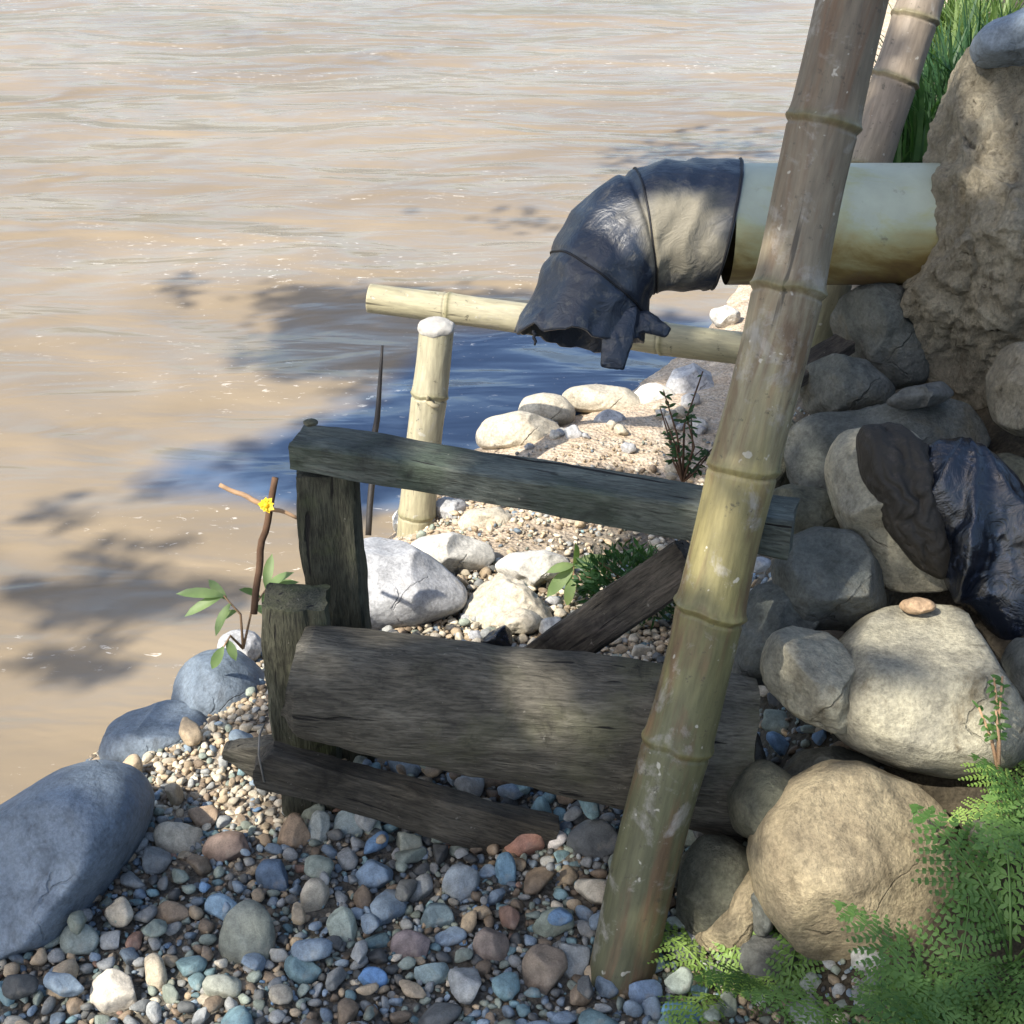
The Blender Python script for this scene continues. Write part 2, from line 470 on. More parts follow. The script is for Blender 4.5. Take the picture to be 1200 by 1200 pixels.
gx, gy, gf = grid_mesh(axis([(-150, -20, 10), (-20, -4, 1), (-4, -1.4, .1), (-1.4, 1.6, .015), (1.6, 4, .06), (4, 20, 1), (20, 150, 10)]),
                       axis([(-60, -4, 4), (-4, 1, .2), (1, 4.6, .015), (4.6, 8, .06), (8, 20, .6), (20, 120, 5)]))
gz = ground_z(gx, gy)
pp = np.stack([gx, gy, gz], 1)
gz = gz + .006 * fbm(pp * 22, 3, 9) * ((gy < 5) & (gy > 1))
xs_ = np.interp(gy, SH[:, 0], SH[:, 1]); xf_ = np.interp(gy, FT[:, 0], FT[:, 1])
nn = .5 * fbm(pp * 4, 4, 3)
sand = smooth(2.65, 3.0, gy + nn * .5) * (1 - smooth(-.05, .15, gx - xf_ + nn * .2))
sand = np.maximum(sand, .0 + .55 * smooth(.15, -.05, np.abs(np.hypot(gx + .62, gy - 1.9)) - .28 + nn * .2))
bank = smooth(-.03, .12, gx - xf_ + nn * .12)
g = obj('ground', mesh_data('ground', np.stack([gx, gy, gz], 1), gf, M['ground'], attrs={'sand': sand, 'bank': bank}))
tag(g, 'gravelly river bank rising to a steep earth slope on the right', None, kind='structure')

wx, wy, wf = grid_mesh(axis([(-150, -20, 10), (-20, -6, .5), (-6, 3, .045), (3, 12, .2), (12, 60, 6)]),
                       axis([(-12, 1, .5), (1, 7, .04), (7, 14, .07), (14, 30, .4), (30, 120, 6)]))
wp = np.stack([wx * .55 + wy * .12, wy * 1.25, np.zeros_like(wx)], 1)
wz = WATER_Z + .022 * fbm(wp * 1.5, 3, 21) * smooth(0, 1.2, np.abs(wx - np.interp(wy, SH[:, 0], SH[:, 1]))) + .006 * fbm(wp * 5, 3, 31)
# blue of the shaded water near the outlet, put into the water colour
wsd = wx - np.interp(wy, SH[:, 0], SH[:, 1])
blue_shade = smooth(-1.05, -.4, wsd + .35 * fbm(np.stack([wx * 1.4, wy * 1.4, wx * 0], 1), 3, 12)) * smooth(2.95, 3.3, wy) * smooth(4.9, 4.0, wy)
w = obj('water', mesh_data('water', np.stack([wx, wy, wz], 1), wf, M['water'], attrs={'blue_shade': blue_shade}))
tag(w, 'muddy brown river water flowing past the bank', None, kind='structure')

# ------------------------------------------------------------------ rocks
def ell(cx, cy, rx, ry, rot=0, n=18, wob=.06, seed=0):
    r = random.Random(seed * 7 + int(cx) * 3 + int(cy))
    out = []
    for k in range(n):
        a = 2 * math.pi * k / n
        s = 1 + r.uniform(-wob, wob)
        x, y = rx * s * math.cos(a), ry * s * math.sin(a)
        out.append((cx + x * math.cos(rot) - y * math.sin(rot), cy + x * math.sin(rot) + y * math.cos(rot)))
    return out


def inflate(poly, d, thick, seed=0, sub=5, n=2.3, cuts=5, amp=.075, freq=2.2, fold=None, soft=5):
    """solid stone whose girth follows a measured outline; returns centre, local verts, faces"""
    P = np.array(poly, float)
    c = np.array([(P[:, 0].min() + P[:, 0].max()) / 2, (P[:, 1].min() + P[:, 1].max()) / 2])
    c = .5 * c + .5 * P.mean(0)
    Q = []
    for i in range(len(P)):
        a, b = P[i], P[(i + 1) % len(P)]
        for t in np.linspace(0, 1, 24, endpoint=False): Q.append(a + (b - a) * t)
    Q = np.array(Q) - c
    th = np.arctan2(-Q[:, 1], Q[:, 0]); r = np.hypot(Q[:, 0], Q[:, 1])
    grid = np.linspace(-math.pi, math.pi, 361)
    R = np.zeros(361); o = np.argsort(th)
    R = np.interp(grid, th[o], r[o], period=2 * math.pi)
    k = np.exp(-.5 * (np.arange(-15, 16) / soft) ** 2); k /= k.sum()
    R = np.convolve(np.concatenate([R[-16:-1], R, R[1:16]]), k, 'valid')[:361]
    V, Fc = ico(sub); V = V.copy()
    r2 = np.random.default_rng(seed + 100)
    rho = np.hypot(V[:, 0], V[:, 1])
    s = 1 / (rho ** n + np.abs(V[:, 2]) ** n) ** (1 / n)
    V = V * s[:, None]
    for _ in range(cuts):
        nrm = r2.normal(size=3); nrm[2] = abs(nrm[2]) + .35; nrm /= np.linalg.norm(nrm)
        h = r2.uniform(.66, .9)
        dd = V @ nrm; m = np.clip(dd - h, 0, None)
        V = V - (m * .93)[:, None] * nrm
    ang = np.arctan2(V[:, 1], V[:, 0])
    Rr = np.interp(ang, grid, R) * d / F
    size = Rr.mean()
    X = V[:, 0] * Rr; Y = V[:, 1] * Rr; Z = V[:, 2] * thick
    L = np.stack([X, Y, Z], 1)
    nd = L / (np.linalg.norm(L, axis=1)[:, None] + 1e-9)
    q = L / size
    L = L + nd * (size * amp * (fbm(q * freq, 5, seed) + .35 * (1 - 2 * np.abs(fbm(q * freq * 2, 3, seed + 7)))))[:, None]
    if fold is not None: L = fold(L, q, size)
    W = L[:, :1] * RIGHT + L[:, 1:2] * UP + L[:, 2:] * (-FWD)
    return U(c[0], c[1], d), W, Fc


def rock(name, poly, d, thick, mat, label, cat='rock', group=None, **k):
    c, W, Fc = inflate(poly, d, thick, **k)
    o = obj(name, mesh_data(name, W, Fc, M[mat]), loc=c)
    return tag(o, label, cat, group)


# boulders at the water's edge
rock('river_boulder', [(-75, 1010), (0, 945), (60, 905), (110, 893), (155, 905), (176, 940), (160, 990), (135, 1030), (105, 1080), (65, 1120), (15, 1150), (-75, 1170)], 2.2, .19, 'rock_blue', 'large smooth blue-grey boulder at the water edge in the lower left', 'boulder', seed=1, cuts=2, amp=.02)
rock('river_boulder', ell(187, 866, 68, 42, -.15), 2.61, .12, 'rock_blue', 'flat dark blue-grey boulder half covered by gravel at the waterline', 'boulder', seed=2, cuts=2, amp=.03)
rock('river_boulder', ell(260, 813, 58, 50, .1), 2.72, .12, 'rock_blue', 'round shiny grey boulder at the waterline left of the short post', 'boulder', seed=3, cuts=3, amp=.03)
rock('river_stone', ell(282, 757, 26, 20, .1), 2.95, .05, 'rock_pale', 'small pale stone behind the round boulder beside the short post', seed=4)
# stones behind the frame
rock('river_boulder', [(385, 690), (395, 650), (430, 628), (470, 632), (510, 655), (548, 690), (548, 712), (490, 735), (400, 745)], 2.97, .13, 'rock_pale', 'big pale grey boulder in sun seen through the wooden frame', 'boulder', seed=5, cuts=3, amp=.02)
rock('river_stone', [(468, 650), (490, 630), (530, 623), (575, 638), (583, 655), (560, 672), (530, 678), (490, 670)], 3.15, .08, 'rock_white', 'oval cream-white stone behind the pale grey boulder', seed=6, cuts=2, amp=.02)
rock('river_stone', [(535, 612), (550, 597), (585, 594), (603, 606), (600, 620), (575, 632), (545, 628)], 3.4, .06, 'rock_cream', 'cream stone just right of the bamboo stake foot', seed=7)
rock('river_stone', ell(527, 599, 21, 17), 3.5, .05, 'rock_pale', 'small grey stone touching the bamboo stake foot', seed=8)
rock('river_stone', ell(472, 612, 12, 16), 3.52, .04, 'rock_white', 'small white stone left of the bamboo stake foot', seed=9)
rock('river_stone', [(578, 662), (600, 648), (640, 645), (668, 655), (665, 680), (630, 690), (590, 682)], 3.1, .07, 'rock_white', 'white stone in shade and sun beside the bright green leaves', seed=10)
rock('river_stone', [(545, 705), (560, 680), (585, 670), (612, 682), (640, 712), (655, 745), (600, 760), (550, 750)], 2.95, .07, 'rock_cream', 'rough sandy lump of rock behind the half log', seed=11, cuts=7, amp=.12)
rock('river_stone', ell(608, 728, 27, 15, .1), 2.86, .04, 'rock_cream', 'yellowish flat stone just above the half log edge', seed=12)
rock('river_stone', ell(648, 735, 17, 12), 2.84, .03, 'rock_white', 'little white stone at the foot of the slanted plank', seed=13)
rock('river_stone', [(556, 508), (570, 490), (610, 481), (650, 492), (668, 515), (650, 532), (560, 525)], 3.85, .08, 'rock_cream', 'wide cream boulder above the top rail, left of the row by the water', seed=14, cuts=2, amp=.03)
rock('river_stone', ell(641, 483, 34, 22, .1), 4.0, .07, 'rock_cream', 'rounded beige stone second from left in the row by the water', seed=15, cuts=2, amp=.03)
rock('river_stone', [(655, 465), (668, 454), (700, 450), (735, 455), (757, 472), (760, 488), (740, 494), (700, 486), (665, 480)], 4.1, .08, 'rock_cream', 'long beige stone in the row by the blue shaded water', seed=16, cuts=2, amp=.03)
rock('river_stone', ell(715, 494, 19, 14), 3.86, .05, 'rock_pale', 'small round grey stone lying before the long beige stone', seed=17, cuts=1, amp=.02)
rock('river_stone', ell(766, 470, 26, 20), 4.1, .07, 'rock_white', 'whitish rough stone between the long beige stone and bamboo pole', seed=18, amp=.08)
rock('river_stone', [(780, 455), (790, 432), (815, 424), (838, 435), (842, 465), (815, 478), (785, 472)], 4.12, .08, 'rock_pale', 'angular grey stone partly behind the leaning bamboo pole', seed=19, cuts=6)
rock('river_stone', ell(851, 372, 19, 13, .2), 4.6, .05, 'rock_white', 'pale stone at the waterline behind the bamboo gutter', seed=20)
rr = random.Random(31)
for k in range(34):
    zone = k % 3
    px, py = ((rr.uniform(770, 830), rr.uniform(470, 560)), (rr.uniform(590, 770), rr.uniform(500, 530)), (rr.uniform(540, 665), rr.uniform(690, 752)))[zone]
    pg, dg_ = G(px, py); rx = rr.uniform(5, 12)
    rock('rubble_stone', ell(px, py - rx * .4, rx, rx * rr.uniform(.6, .85), rr.uniform(-.5, .5), seed=k, wob=.18), dg_ - .01, rx * dg_ / F * .8, rr.choice(['rock_cream', 'rock_white', 'rock_cream', 'rock_pale']),
         ('small pale stone in the rubble beside the leaning pole above the top rail', 'small pale stone on the sand before the row of boulders by the water', 'small pale stone in the rubble between the half log and the big boulder')[zone], 'stone',
         ('rubble beside the pole', 'stones on the sand', 'rubble behind the half log')[zone], sub=3, seed=k + 200, cuts=6)
# the stacked stones of the bank
rock('bank_rock', [(975, 375), (990, 345), (1020, 330), (1050, 338), (1085, 380), (1100, 425), (1080, 450), (1040, 457), (1010, 435), (990, 405)], 2.66, .11, 'rock_grey', 'grey angular rock directly under the drain pipe', seed=21, cuts=7, amp=.07, group=None)
rock('bank_rock', [(936, 458), (945, 430), (975, 415), (1010, 423), (1045, 455), (1040, 480), (985, 488), (945, 484)], 2.55, .09, 'rock_grey', 'rounded grey rock below the rock under the pipe', seed=22, cuts=3)
rock('bank_rock', [(1036, 472), (1060, 455), (1105, 446), (1120, 462), (1095, 476), (1060, 480)], 2.36, .05, 'rock_dark', 'thin dark flat stone lying on the wide slab', seed=23, cuts=4)
rock('bank_rock', [(922, 505), (945, 488), (1010, 480), (1070, 468), (1130, 472), (1160, 520), (1110, 565), (1000, 575), (940, 590), (922, 550)], 2.44, .10, 'rock_grey', 'wide blue-grey slab across the bank below the mud wall', seed=24, cuts=5, n=3)
rock('bank_rock', [(876, 625), (885, 585), (925, 568), (975, 575), (992, 625), (960, 655), (900, 655)], 2.33, .09, 'rock_olive', 'low grey-green rock behind the right end of the top rail', seed=25, cuts=4)
rock('bank_rock', [(890, 510), (912, 480), (935, 500), (935, 570), (905, 590), (888, 560)], 2.52, .07, 'rock_olive', 'narrow olive rock just right of the leaning pole', seed=26, cuts=4)
rock('bank_rock', [(974, 530), (988, 503), (1030, 500), (1080, 505), (1115, 560), (1125, 640), (1112, 690), (1078, 694), (1040, 692), (1002, 645), (980, 595)], 2.22, .12, 'rock_boulder', 'upright pale rock partly covered by a dark brown layer', seed=27, cuts=6, n=3, amp=.05)
rock('bank_rock', [(905, 662), (918, 632), (958, 617), (1000, 622), (1032, 670), (1038, 712), (1000, 740), (940, 737), (912, 705)], 2.2, .11, 'rock_grey', 'round dark grey rock left below the upright pale rock', seed=28, cuts=3, amp=.04)
rock('bank_rock', [(848, 800), (858, 745), (885, 690), (920, 678), (957, 720), (965, 775), (930, 810)], 2.22, .10, 'rock_grey', 'rough grey rock behind the right end of the half log', seed=29, cuts=6, amp=.09)
rock('bank_rock', [(893, 780), (905, 745), (935, 733), (975, 740), (1002, 780), (1012, 850), (980, 860), (930, 837), (900, 807)], 2.07, .09, 'rock_boulder', 'knobbly grey-tan rock against the left side of the big boulder', seed=30, cuts=5, amp=.06)
rock('bank_boulder', [(962, 805), (985, 755), (1030, 718), (1080, 705), (1125, 712), (1168, 745), (1195, 790), (1203, 850), (1180, 897), (1120, 910), (1050, 897), (990, 872), (964, 845)], 2.1, .17, 'rock_boulder', 'big smooth grey-cream boulder with a strip of sun across it', 'boulder', seed=31, cuts=3, amp=.03)
rock('bank_stone', ell(1075, 710, 21, 10), 2.088, .022, 'rock_orange', 'small flat orange stone lying on top of the big boulder', seed=32, cuts=2, sub=4)
rock('bank_rock', ell(1203, 795, 20, 48), 2.02, .08, 'rock_grey', 'grey rock at the right picture edge beside the big boulder', seed=33)
rock('bank_rock', ell(895, 943, 41, 50, .25), 2.05, .09, 'rock_olive', 'smooth grey-green oval rock below the half log end', seed=34, cuts=2, amp=.03)
rock('bank_rock', [(912, 910), (940, 883), (990, 876), (1035, 895), (1028, 930), (940, 940)], 2.12, .08, 'rock_grey', 'grey rock wedged between the big boulder and the tan boulder', seed=35)
rock('bank_boulder', [(880, 1005), (888, 958), (925, 920), (975, 898), (1020, 899), (1072, 918), (1110, 958), (1120, 1010), (1098, 1070), (1050, 1118), (990, 1132), (930, 1112), (893, 1062)], 1.98, .14, 'rock_tan', 'large round tan boulder above the ferns', 'boulder', seed=36, cuts=4, amp=.045, n=2.6)
rock('bank_rock', [(793, 1075), (800, 1010), (825, 980), (860, 984), (884, 1000), (860, 1050), (835, 1115), (800, 1118)], 2.09, .07, 'rock_olive', 'dark grey-green slab leaning below the half log', seed=37, cuts=6)
rock('bank_rock', [(812, 1098), (842, 1050), (876, 1012), (888, 1016), (880, 1070), (872, 1108), (825, 1108)], 2.07, .06, 'rock_tan', 'yellowish three-cornered rock between slab and tan boulder', seed=38, cuts=2, n=5, soft=1.5, amp=.03)
rock('bank_rock', ell(892, 1060, 15, 50, .1), 2.02, .05, 'rock_grey', 'thin upright grey stone against the tan boulder', seed=39)
rock('bank_rock', ell(905, 1130, 60, 40, .2), 2.02, .06, 'rock_dark', 'dark stone in the shadow under the tan boulder', seed=40)
rock('bank_rock', ell(860, 905, 40, 60, .1), 2.28, .08, 'rock_dark', 'dark stone in the gap behind the half log end', seed=41)
rock('bank_rock', ell(1085, 940, 90, 30, .1), 2.2, .07, 'rock_dark', 'dark stone in the hollow under the big boulder', seed=42)
rock('bank_stone', ell(888, 662, 16, 9, -.2), 2.16, .02, 'rock_pale', 'small pale stone lodged beside the pole', seed=43, sub=4)
rock('bank_stone', ell(1168, 985, 34, 22, .4), 1.86, .03, 'rock_boulder', 'pale flat stone among the fern fronds at right', seed=44, sub=4)
rock('bank_rock', ell(1180, 590, 40, 60, 0), 2.35, .08, 'rock_olive', 'grey rock behind the black plastic at the right edge', seed=45)

# the mud and concrete wall that holds the pipe
def wall_fold(L, q, s):
    n = fbm(q * np.array([6, 2.2, 6]), 5, 77); m = fbm(q * 14, 4, 79)
    nd = L / np.linalg.norm(L, axis=1)[:, None]
    return L + nd * ((.075 * n + .045 * m - .07 * np.clip(np.abs(fbm(q * np.array([5, 1.2, 5]), 3, 81)) * -6 + .5, 0, 1)) * s)[:, None]
rock('mud_wall', [(1150, 40), (1118, 105), (1102, 190), (1085, 310), (1058, 352), (1078, 420), (1115, 462), (1150, 495), (1170, 532), (1230, 540), (1340, 520), (1420, 300), (1400, 40), (1260, 5)], 2.56, .26, 'wall', 'crumbling brown mud and stone wall that the pipe comes out of', 'wall', seed=50, sub=7, cuts=3, n=3, amp=.05, fold=wall_fold, soft=3)
rock('wall_rock', ell(1200, 455, 38, 58), 2.30, .08, 'wall', 'brown rounded rock bulging from the bottom of the mud wall', seed=51)
rock('wall_rock', [(1140, 45), (1160, 25), (1200, 10), (1290, 5), (1300, 60), (1220, 72), (1150, 68)], 2.42, .12, 'rock_blue', 'smooth blue-grey rock lying on top of the mud wall', seed=52, cuts=2, amp=.03)

def drape_fold(L, q, s):
    nd = L / np.linalg.norm(L, axis=1)[:, None]
    ph = np.arctan2(q[:, 0] + .15, 1.5 - q[:, 1]) + .10 * fbm(q * 1.7, 3, 95)
    r = 1 - np.abs(np.sin(ph * 6.5 + .6)); r2 = 1 - np.abs(np.sin(ph * 15 + 2 * fbm(q * 1.5, 2, 96)))
    dn = smooth(1.0, -.5, q[:, 1])
    front = smooth(-.2, .4, L[:, 2] / s)
    return L + nd * (s * ((.30 * r ** 1.4 - .14) * (.25 + dn) + .05 * r2 * dn + .025 * (1 - 2 * np.abs(fbm(q * 3.5, 3, 97)))) * front)[:, None]
# dark brown folded layer and plastic on the bank
def crease_fold(amount, fr):
    def f(L, q, s):
        nd = L / np.linalg.norm(L, axis=1)[:, None]
        w = q[:, 0] * 1.0 + .35 * q[:, 1] + .35 * fbm(q * 1.6, 3, 91)
        r = np.abs(np.sin(w * fr)) ** .6 - .5
        r2 = np.abs(np.sin(w * fr * 2.3 + 3 * fbm(q * 2.5, 2, 93)))
        front = smooth(-.1, .4, L[:, 2] / (s + 1e-6))
        return L + nd * (s * (amount * r + amount * .4 * r2) * front)[:, None]
    return f
rock('cover', [(1002, 508), (1015, 499), (1050, 501), (1088, 525), (1100, 600), (1116, 682), (1078, 668), (1036, 615), (1012, 560)], 2.15, .06, 'cover', 'dark brown folded layer over the upright pale rock', 'cover', seed=60, cuts=0, sub=6, amp=.05, fold=crease_fold(.15, 4.5))
rock('plastic_sheet', [(1072, 540), (1090, 518), (1130, 513), (1165, 530), (1200, 570), (1235, 640), (1240, 760), (1185, 775), (1150, 725), (1115, 690), (1090, 640), (1078, 590)], 2.13, .06, 'bag', 'crumpled shiny black plastic sheet hanging over the bank rocks', 'plastic sheet', seed=61, cuts=0, sub=6, amp=.03, fold=drape_fold, soft=3)

# ------------------------------------------------------------------ bamboo
def bamboo(name, P0, P1, r0, r1, nodes, mat, n=240, seg=40, bend=.0, seed=0, parent=None, rimmat='bamboo_rim', notch=None):
    P0 = np.asarray(P0, float); P1 = np.asarray(P1, float); Lg = np.linalg.norm(P1 - P0)
    zs = np.unique(np.concatenate([np.linspace(0, Lg, n)] + [np.linspace(k * Lg - .02, k * Lg + .02, 25) for k in nodes]))
    zs = zs[(zs >= 0) & (zs <= Lg)]
    V, A, Fc = [], [], []
    for z in zs:
        t = z / Lg; r = r0 + (r1 - r0) * t; nd = 0
        for k in nodes:
            dz = z - k * Lg; sd_ = random.Random(int(k * 1e4) + seed); av = sd_.uniform(.5, 1.25)
            r += av * (r0 * .05) * math.exp(-(dz / .011) ** 2) + av * r0 * .045 * math.exp(-(dz / .0032) ** 2) - r0 * .05 * math.exp(-((dz + .009) / .003) ** 2)
            r += r0 * .03 * math.exp(-(dz / .05) ** 2)
            nd = max(nd, math.exp(-(dz / .007) ** 2))
        for k in range(seg):
            a = 2 * math.pi * k / seg
            rr = r
            V.append((rr * math.cos(a) + bend * math.sin(t * math.pi), rr * math.sin(a), z)); A.append(nd)
    V = np.array(V)
    nz = fbm(V * np.array([18, 18, 5]) + seed, 3, seed); rad = np.ones_like(V); rad[:, 2] = 0
    ctr = V.copy(); ctr[:, 0] -= bend * np.sin(V[:, 2] / Lg * math.pi); ctr[:, 2] = 0
    V = V + ctr * (.03 * nz)[:, None]
    zt = V[:, 2].copy(); near = np.exp(-(np.min(np.abs(zt[:, None] - np.array(nodes)[None] * Lg), 1) / .05) ** 2); V[:, 2] += near * (.0035 * np.sin(np.arctan2(ctr[:, 1], ctr[:, 0]) + 9 * zt) + .004 * vnoise(np.stack([ctr[:, 0] * 40, ctr[:, 1] * 40, zt * 3], 1), seed + 5))
    V[:, 0] += .004 * vnoise(np.stack([V[:, 2] * 4, 0 * V[:, 2], 0 * V[:, 2]], 1), seed + 3)
    m = len(zs)
    mi = []
    for i in range(m - 1):
        for k in range(seg):
            k2 = (k + 1) % seg; Fc.append((i * seg + k, i * seg + k2, (i + 1) * seg + k2, (i + 1) * seg + k)); mi.append(0)
    V = V.tolist(); A = list(A)
    for end, base in ((0, 0), (1, (m - 1) * seg)):          # cut ends: rim and dark hollow
        o = len(V); dz = .035 if end == 0 else -.035
        for k in range(seg):
            x, y, z = V[base + k]; V.append((x * .8, y * .8, z)); A.append(0)
        for k in range(seg):
            x, y, z = V[base + k]; V.append((x * .78, y * .78, z + dz)); A.append(0)
        for k in range(seg):
            k2 = (k + 1) % seg
            f1 = (base + k, o + k, o + k2, base + k2); f2 = (o + k, o + seg + k, o + seg + k2, o + k2)
            Fc.append(f1 if end == 0 else f1[::-1]); mi.append(1)
            Fc.append(f2 if end == 0 else f2[::-1]); mi.append(2)
        Fc.append(tuple(o + seg + k for k in range(seg))); mi.append(2)
    me = mesh_data(name, V, Fc, None, attrs={'node': A}, mats=[M[mat], M[rimmat], M['inside']])
    me.polygons.foreach_set('material_index', mi)
    o = obj(name, me, parent)
    q = Vector((0, 0, 1)).rotation_difference(Vector(P1 - P0))
    o.rotation_mode = 'QUATERNION'; o.rotation_quaternion = q; o.location = tuple(P0)
    return o


pb = U(727, 1140, 2.04); pt = U(998, 0, 1.80); pt2 = pb + (pt - pb) * 1.22
Lp = np.linalg.norm(pt2 - pb)
def tpole(py):          # where along the pole a measured node height lies
    best = min(np.linspace(0, 1, 800), key=lambda t: abs(to_px(pb + (pt2 - pb) * t)[1] - py)); return float(best)
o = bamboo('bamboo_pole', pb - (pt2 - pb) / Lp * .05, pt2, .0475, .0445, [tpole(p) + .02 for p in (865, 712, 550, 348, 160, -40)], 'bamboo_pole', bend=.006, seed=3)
tag(o, 'long weathered bamboo pole leaning in front of the wooden frame and pipe', 'bamboo pole')

q0 = U(945, 420, 3.05); q1 = U(1085, -20, 2.98); q2 = q0 + (q1 - q0) * 1.3
o = bamboo('bamboo_pole', q0, q2, .048, .047, [.17, .39, .575, .70, .88], 'bamboo_grey', seed=8)
tag(o, 'grey bamboo pole standing behind the drain pipe', 'bamboo pole')

s0 = U(486, 632, 3.5); s1 = U(511, 386, 3.34)
stake = empty('bamboo_stake', s0, 'short upright bamboo stake with white capped top carrying the bamboo gutter', 'bamboo stake')
o = bamboo('stake_stem', [0, 0, 0], s1 - s0, .0445, .041, [.13, .70], 'bamboo_pale', seed=5, parent=stake)
o = None
V, Fc = ico(4); nzv = fbm(V * 2.2, 4, 33)
me = mesh_data('cap', V * (1 + .14 * nzv)[:, None] * np.array([.045, .045, .02]), Fc, M['dirt_white'])
cap = obj('cap', me, stake, s1 - s0 + np.array([0, 0, .006])); cap['label'] = 'white crusted lump on the stake top'
mb = MB(); a = (s1 - s0) * .70; mb.add(*tube([a + np.array([.0, -.04, 0]), a + np.array([.012, -.055, -.004]), a + np.array([.026, -.06, -.002])], [.007, .006, .004], 8)); mb.add(*tube([a + np.array([.0, -.04, .004]), a + np.array([-.002, -.052, .02])], [.006, .003], 8))
obj('branch_stub', mb.data('branch_stub', M['bamboo_rim']), stake)

g0 = U(433, 350, 3.52); g1 = U(915, 415, 3.40)
o = bamboo('bamboo_gutter', g0, g1, .036, .040, [.20, .45, .72], 'bamboo_pale', seed=6)
tag(o, 'pale bamboo length laid across the stake top behind the pipe outlet', 'bamboo gutter')
# ------------------------------------------------------------------ timber
def board(name, P0, P1, h0, h1, t, mat, parent=None, up=(0, 0, 1), seed=0, wob=.006, point=0.0, bow=0.0, edge=.004):
    """sawn board along P0-P1 (centre line), h = face height, t = thickness, local x runs along it"""
    P0 = np.asarray(P0, float); P1 = np.asarray(P1, float); Lg = np.linalg.norm(P1 - P0)
    X = (P1 - P0) / Lg; upv = np.asarray(up, float); Yv = np.cross(upv, X); Yv /= np.linalg.norm(Yv); Z = np.cross(X, Yv)
    n = max(30, int(Lg / .008)); prof = []
    m = 10
    def side(a, b): return [np.array(a) + (np.array(b) - np.array(a)) * (i / m) for i in range(m)]
    e = .12
    cr = [(-1, -1 + e), (-1 + e, -1), (1 - e, -1), (1, -1 + e), (1, 1 - e), (1 - e, 1), (-1 + e, 1), (-1, 1 - e)]
    for i in range(8):
        a, b = cr[i], cr[(i + 1) % 8]
        prof += side(a, b) if i % 2 == 1 else [np.array(a)]
    prof = np.array(prof); k = len(prof)
    V = []
    for i in range(n + 1):
        s = i / n; h = (h0 + (h1 - h0) * s) / 2
        if point and s < point: h *= .25 + .75 * math.sqrt(s / point)
        for p in prof: V.append((s * Lg, p[0] * t / 2, p[1] * h + bow * math.sin(s * math.pi)))
    V = np.array(V)
    nr = np.stack([0 * V[:, 0], np.sign(V[:, 1]) * (np.abs(V[:, 1]) > t * .4), np.sign(V[:, 2]) * (np.abs(V[:, 2]) > h0 * .25)], 1)
    V = V + nr * (wob * fbm(V * np.array([9, 30, 30]) + seed * 3.1, 4, seed))[:, None] + nr * (wob * .5 * fbm(V * np.array([3, 60, 60]), 2, seed + 5))[:, None]
    endw = .006 * fbm(V * 40, 3, seed + 9)
    V[:k, 0] += endw[:k]; V[-k:, 0] += endw[-k:]
    Fc = []
    for i in range(n):
        for j in range(k):
            j2 = (j + 1) % k; Fc.append((i * k + j, (i + 1) * k + j, (i + 1) * k + j2, i * k + j2))
    Fc.append(tuple(range(k))); Fc.append(tuple(n * k + j for j in range(k))[::-1])
    me = mesh_data(name, V, Fc, M[mat])
    bm = bmesh.new(); bm.from_mesh(me); bmesh.ops.recalc_face_normals(bm, faces=bm.faces); bm.to_mesh(me); bm.free()
    o = obj(name, me, parent)
    R = Matrix((X, Yv, Z)).transposed(); o.rotation_mode = 'QUATERNION'; o.rotation_quaternion = R.to_quaternion()
    base = np.array(parent.location) if parent is not None else 0
    o.location = tuple(P0 - base)
    try:
        me.set_sharp_from_angle(angle=math.radians(40))
    except Exception: pass
    return o


fr_base = np.array([-.36, 1.8, 0.0])
frame = empty('wooden_frame', fr_base, 'dark weathered timber frame with top rail and half log standing on gravel', 'wooden frame')
# top rail
bl = PY(340, 536, 1.90); br = PY(803, 613, 1.725); bdir = (br - bl); bdir /= np.linalg.norm(bdir)
br2 = br + bdir * .15
off = np.array([.25, .97, 0]) * .036
board('top_rail', bl + off, br2 + off, .048, .060, .078, 'beam', frame, seed=1, wob=.0035)
# tall back post
t0 = PY(384, 556, 1.925); t1 = PY(384, 560, 1.925); t1 = np.array([t0[0], 1.93, -.06])
o = board('post', t1, t0 + np.array([0, 0.01, .01]), .092, .090, .075, 'post', frame, up=(1, 0, 0), seed=2, wob=.007)
o['label'] = 'tall square post under the left end of the top rail'
# short front post
p0 = PY(345, 955, 1.80); p1 = PY(346, 700, 1.80)
o = board('post', np.array([p1[0] - .004, 1.80, -.08]), np.array([p1[0], 1.80, p1[2] + .0]), .098, .096, .075, 'post', frame, up=(1, 0, 0), seed=3, wob=.010)
o['label'] = 'short stubby post with broken slanting top'
# half log
tops = [(356, 738, 1.745), (370, 734, 1.745), (430, 741, 1.74), (600, 757, 1.73), (770, 778, 1.71), (888, 797, 1.70)]
bots = [(348, 816, 1.75), (358, 842, 1.745), (430, 860, 1.74), (600, 893, 1.73), (740, 926, 1.715), (866, 968, 1.70)]
TT = np.array([PY(*a) for a in tops]); BB = np.array([PY(*a) for a in bots])
par = np.linspace(0, 1, len(tops)); kk = 32; nr_ = 160
V = []
for i in range(nr_):
    s = i / (nr_ - 1)
    T = np.array([np.interp(s, par, TT[:, c]) for c in range(3)]); B = np.array([np.interp(s, par, BB[:, c]) for c in range(3)])
    mid = (T + B) / 2; hv = (T - B) / 2; bulge = .095 + .02 * s
    for j in range(kk):
        if j < 24:
            a = math.pi * j / 23
            p = mid + hv * math.cos(a) + np.array([-.12, -1, .0]) * bulge * math.sin(a) ** .8
        else:
            u = (j - 24 + .5) / 8
            p = B + (T - B) * u + np.array([.0, .022, 0])
        V.append(p)
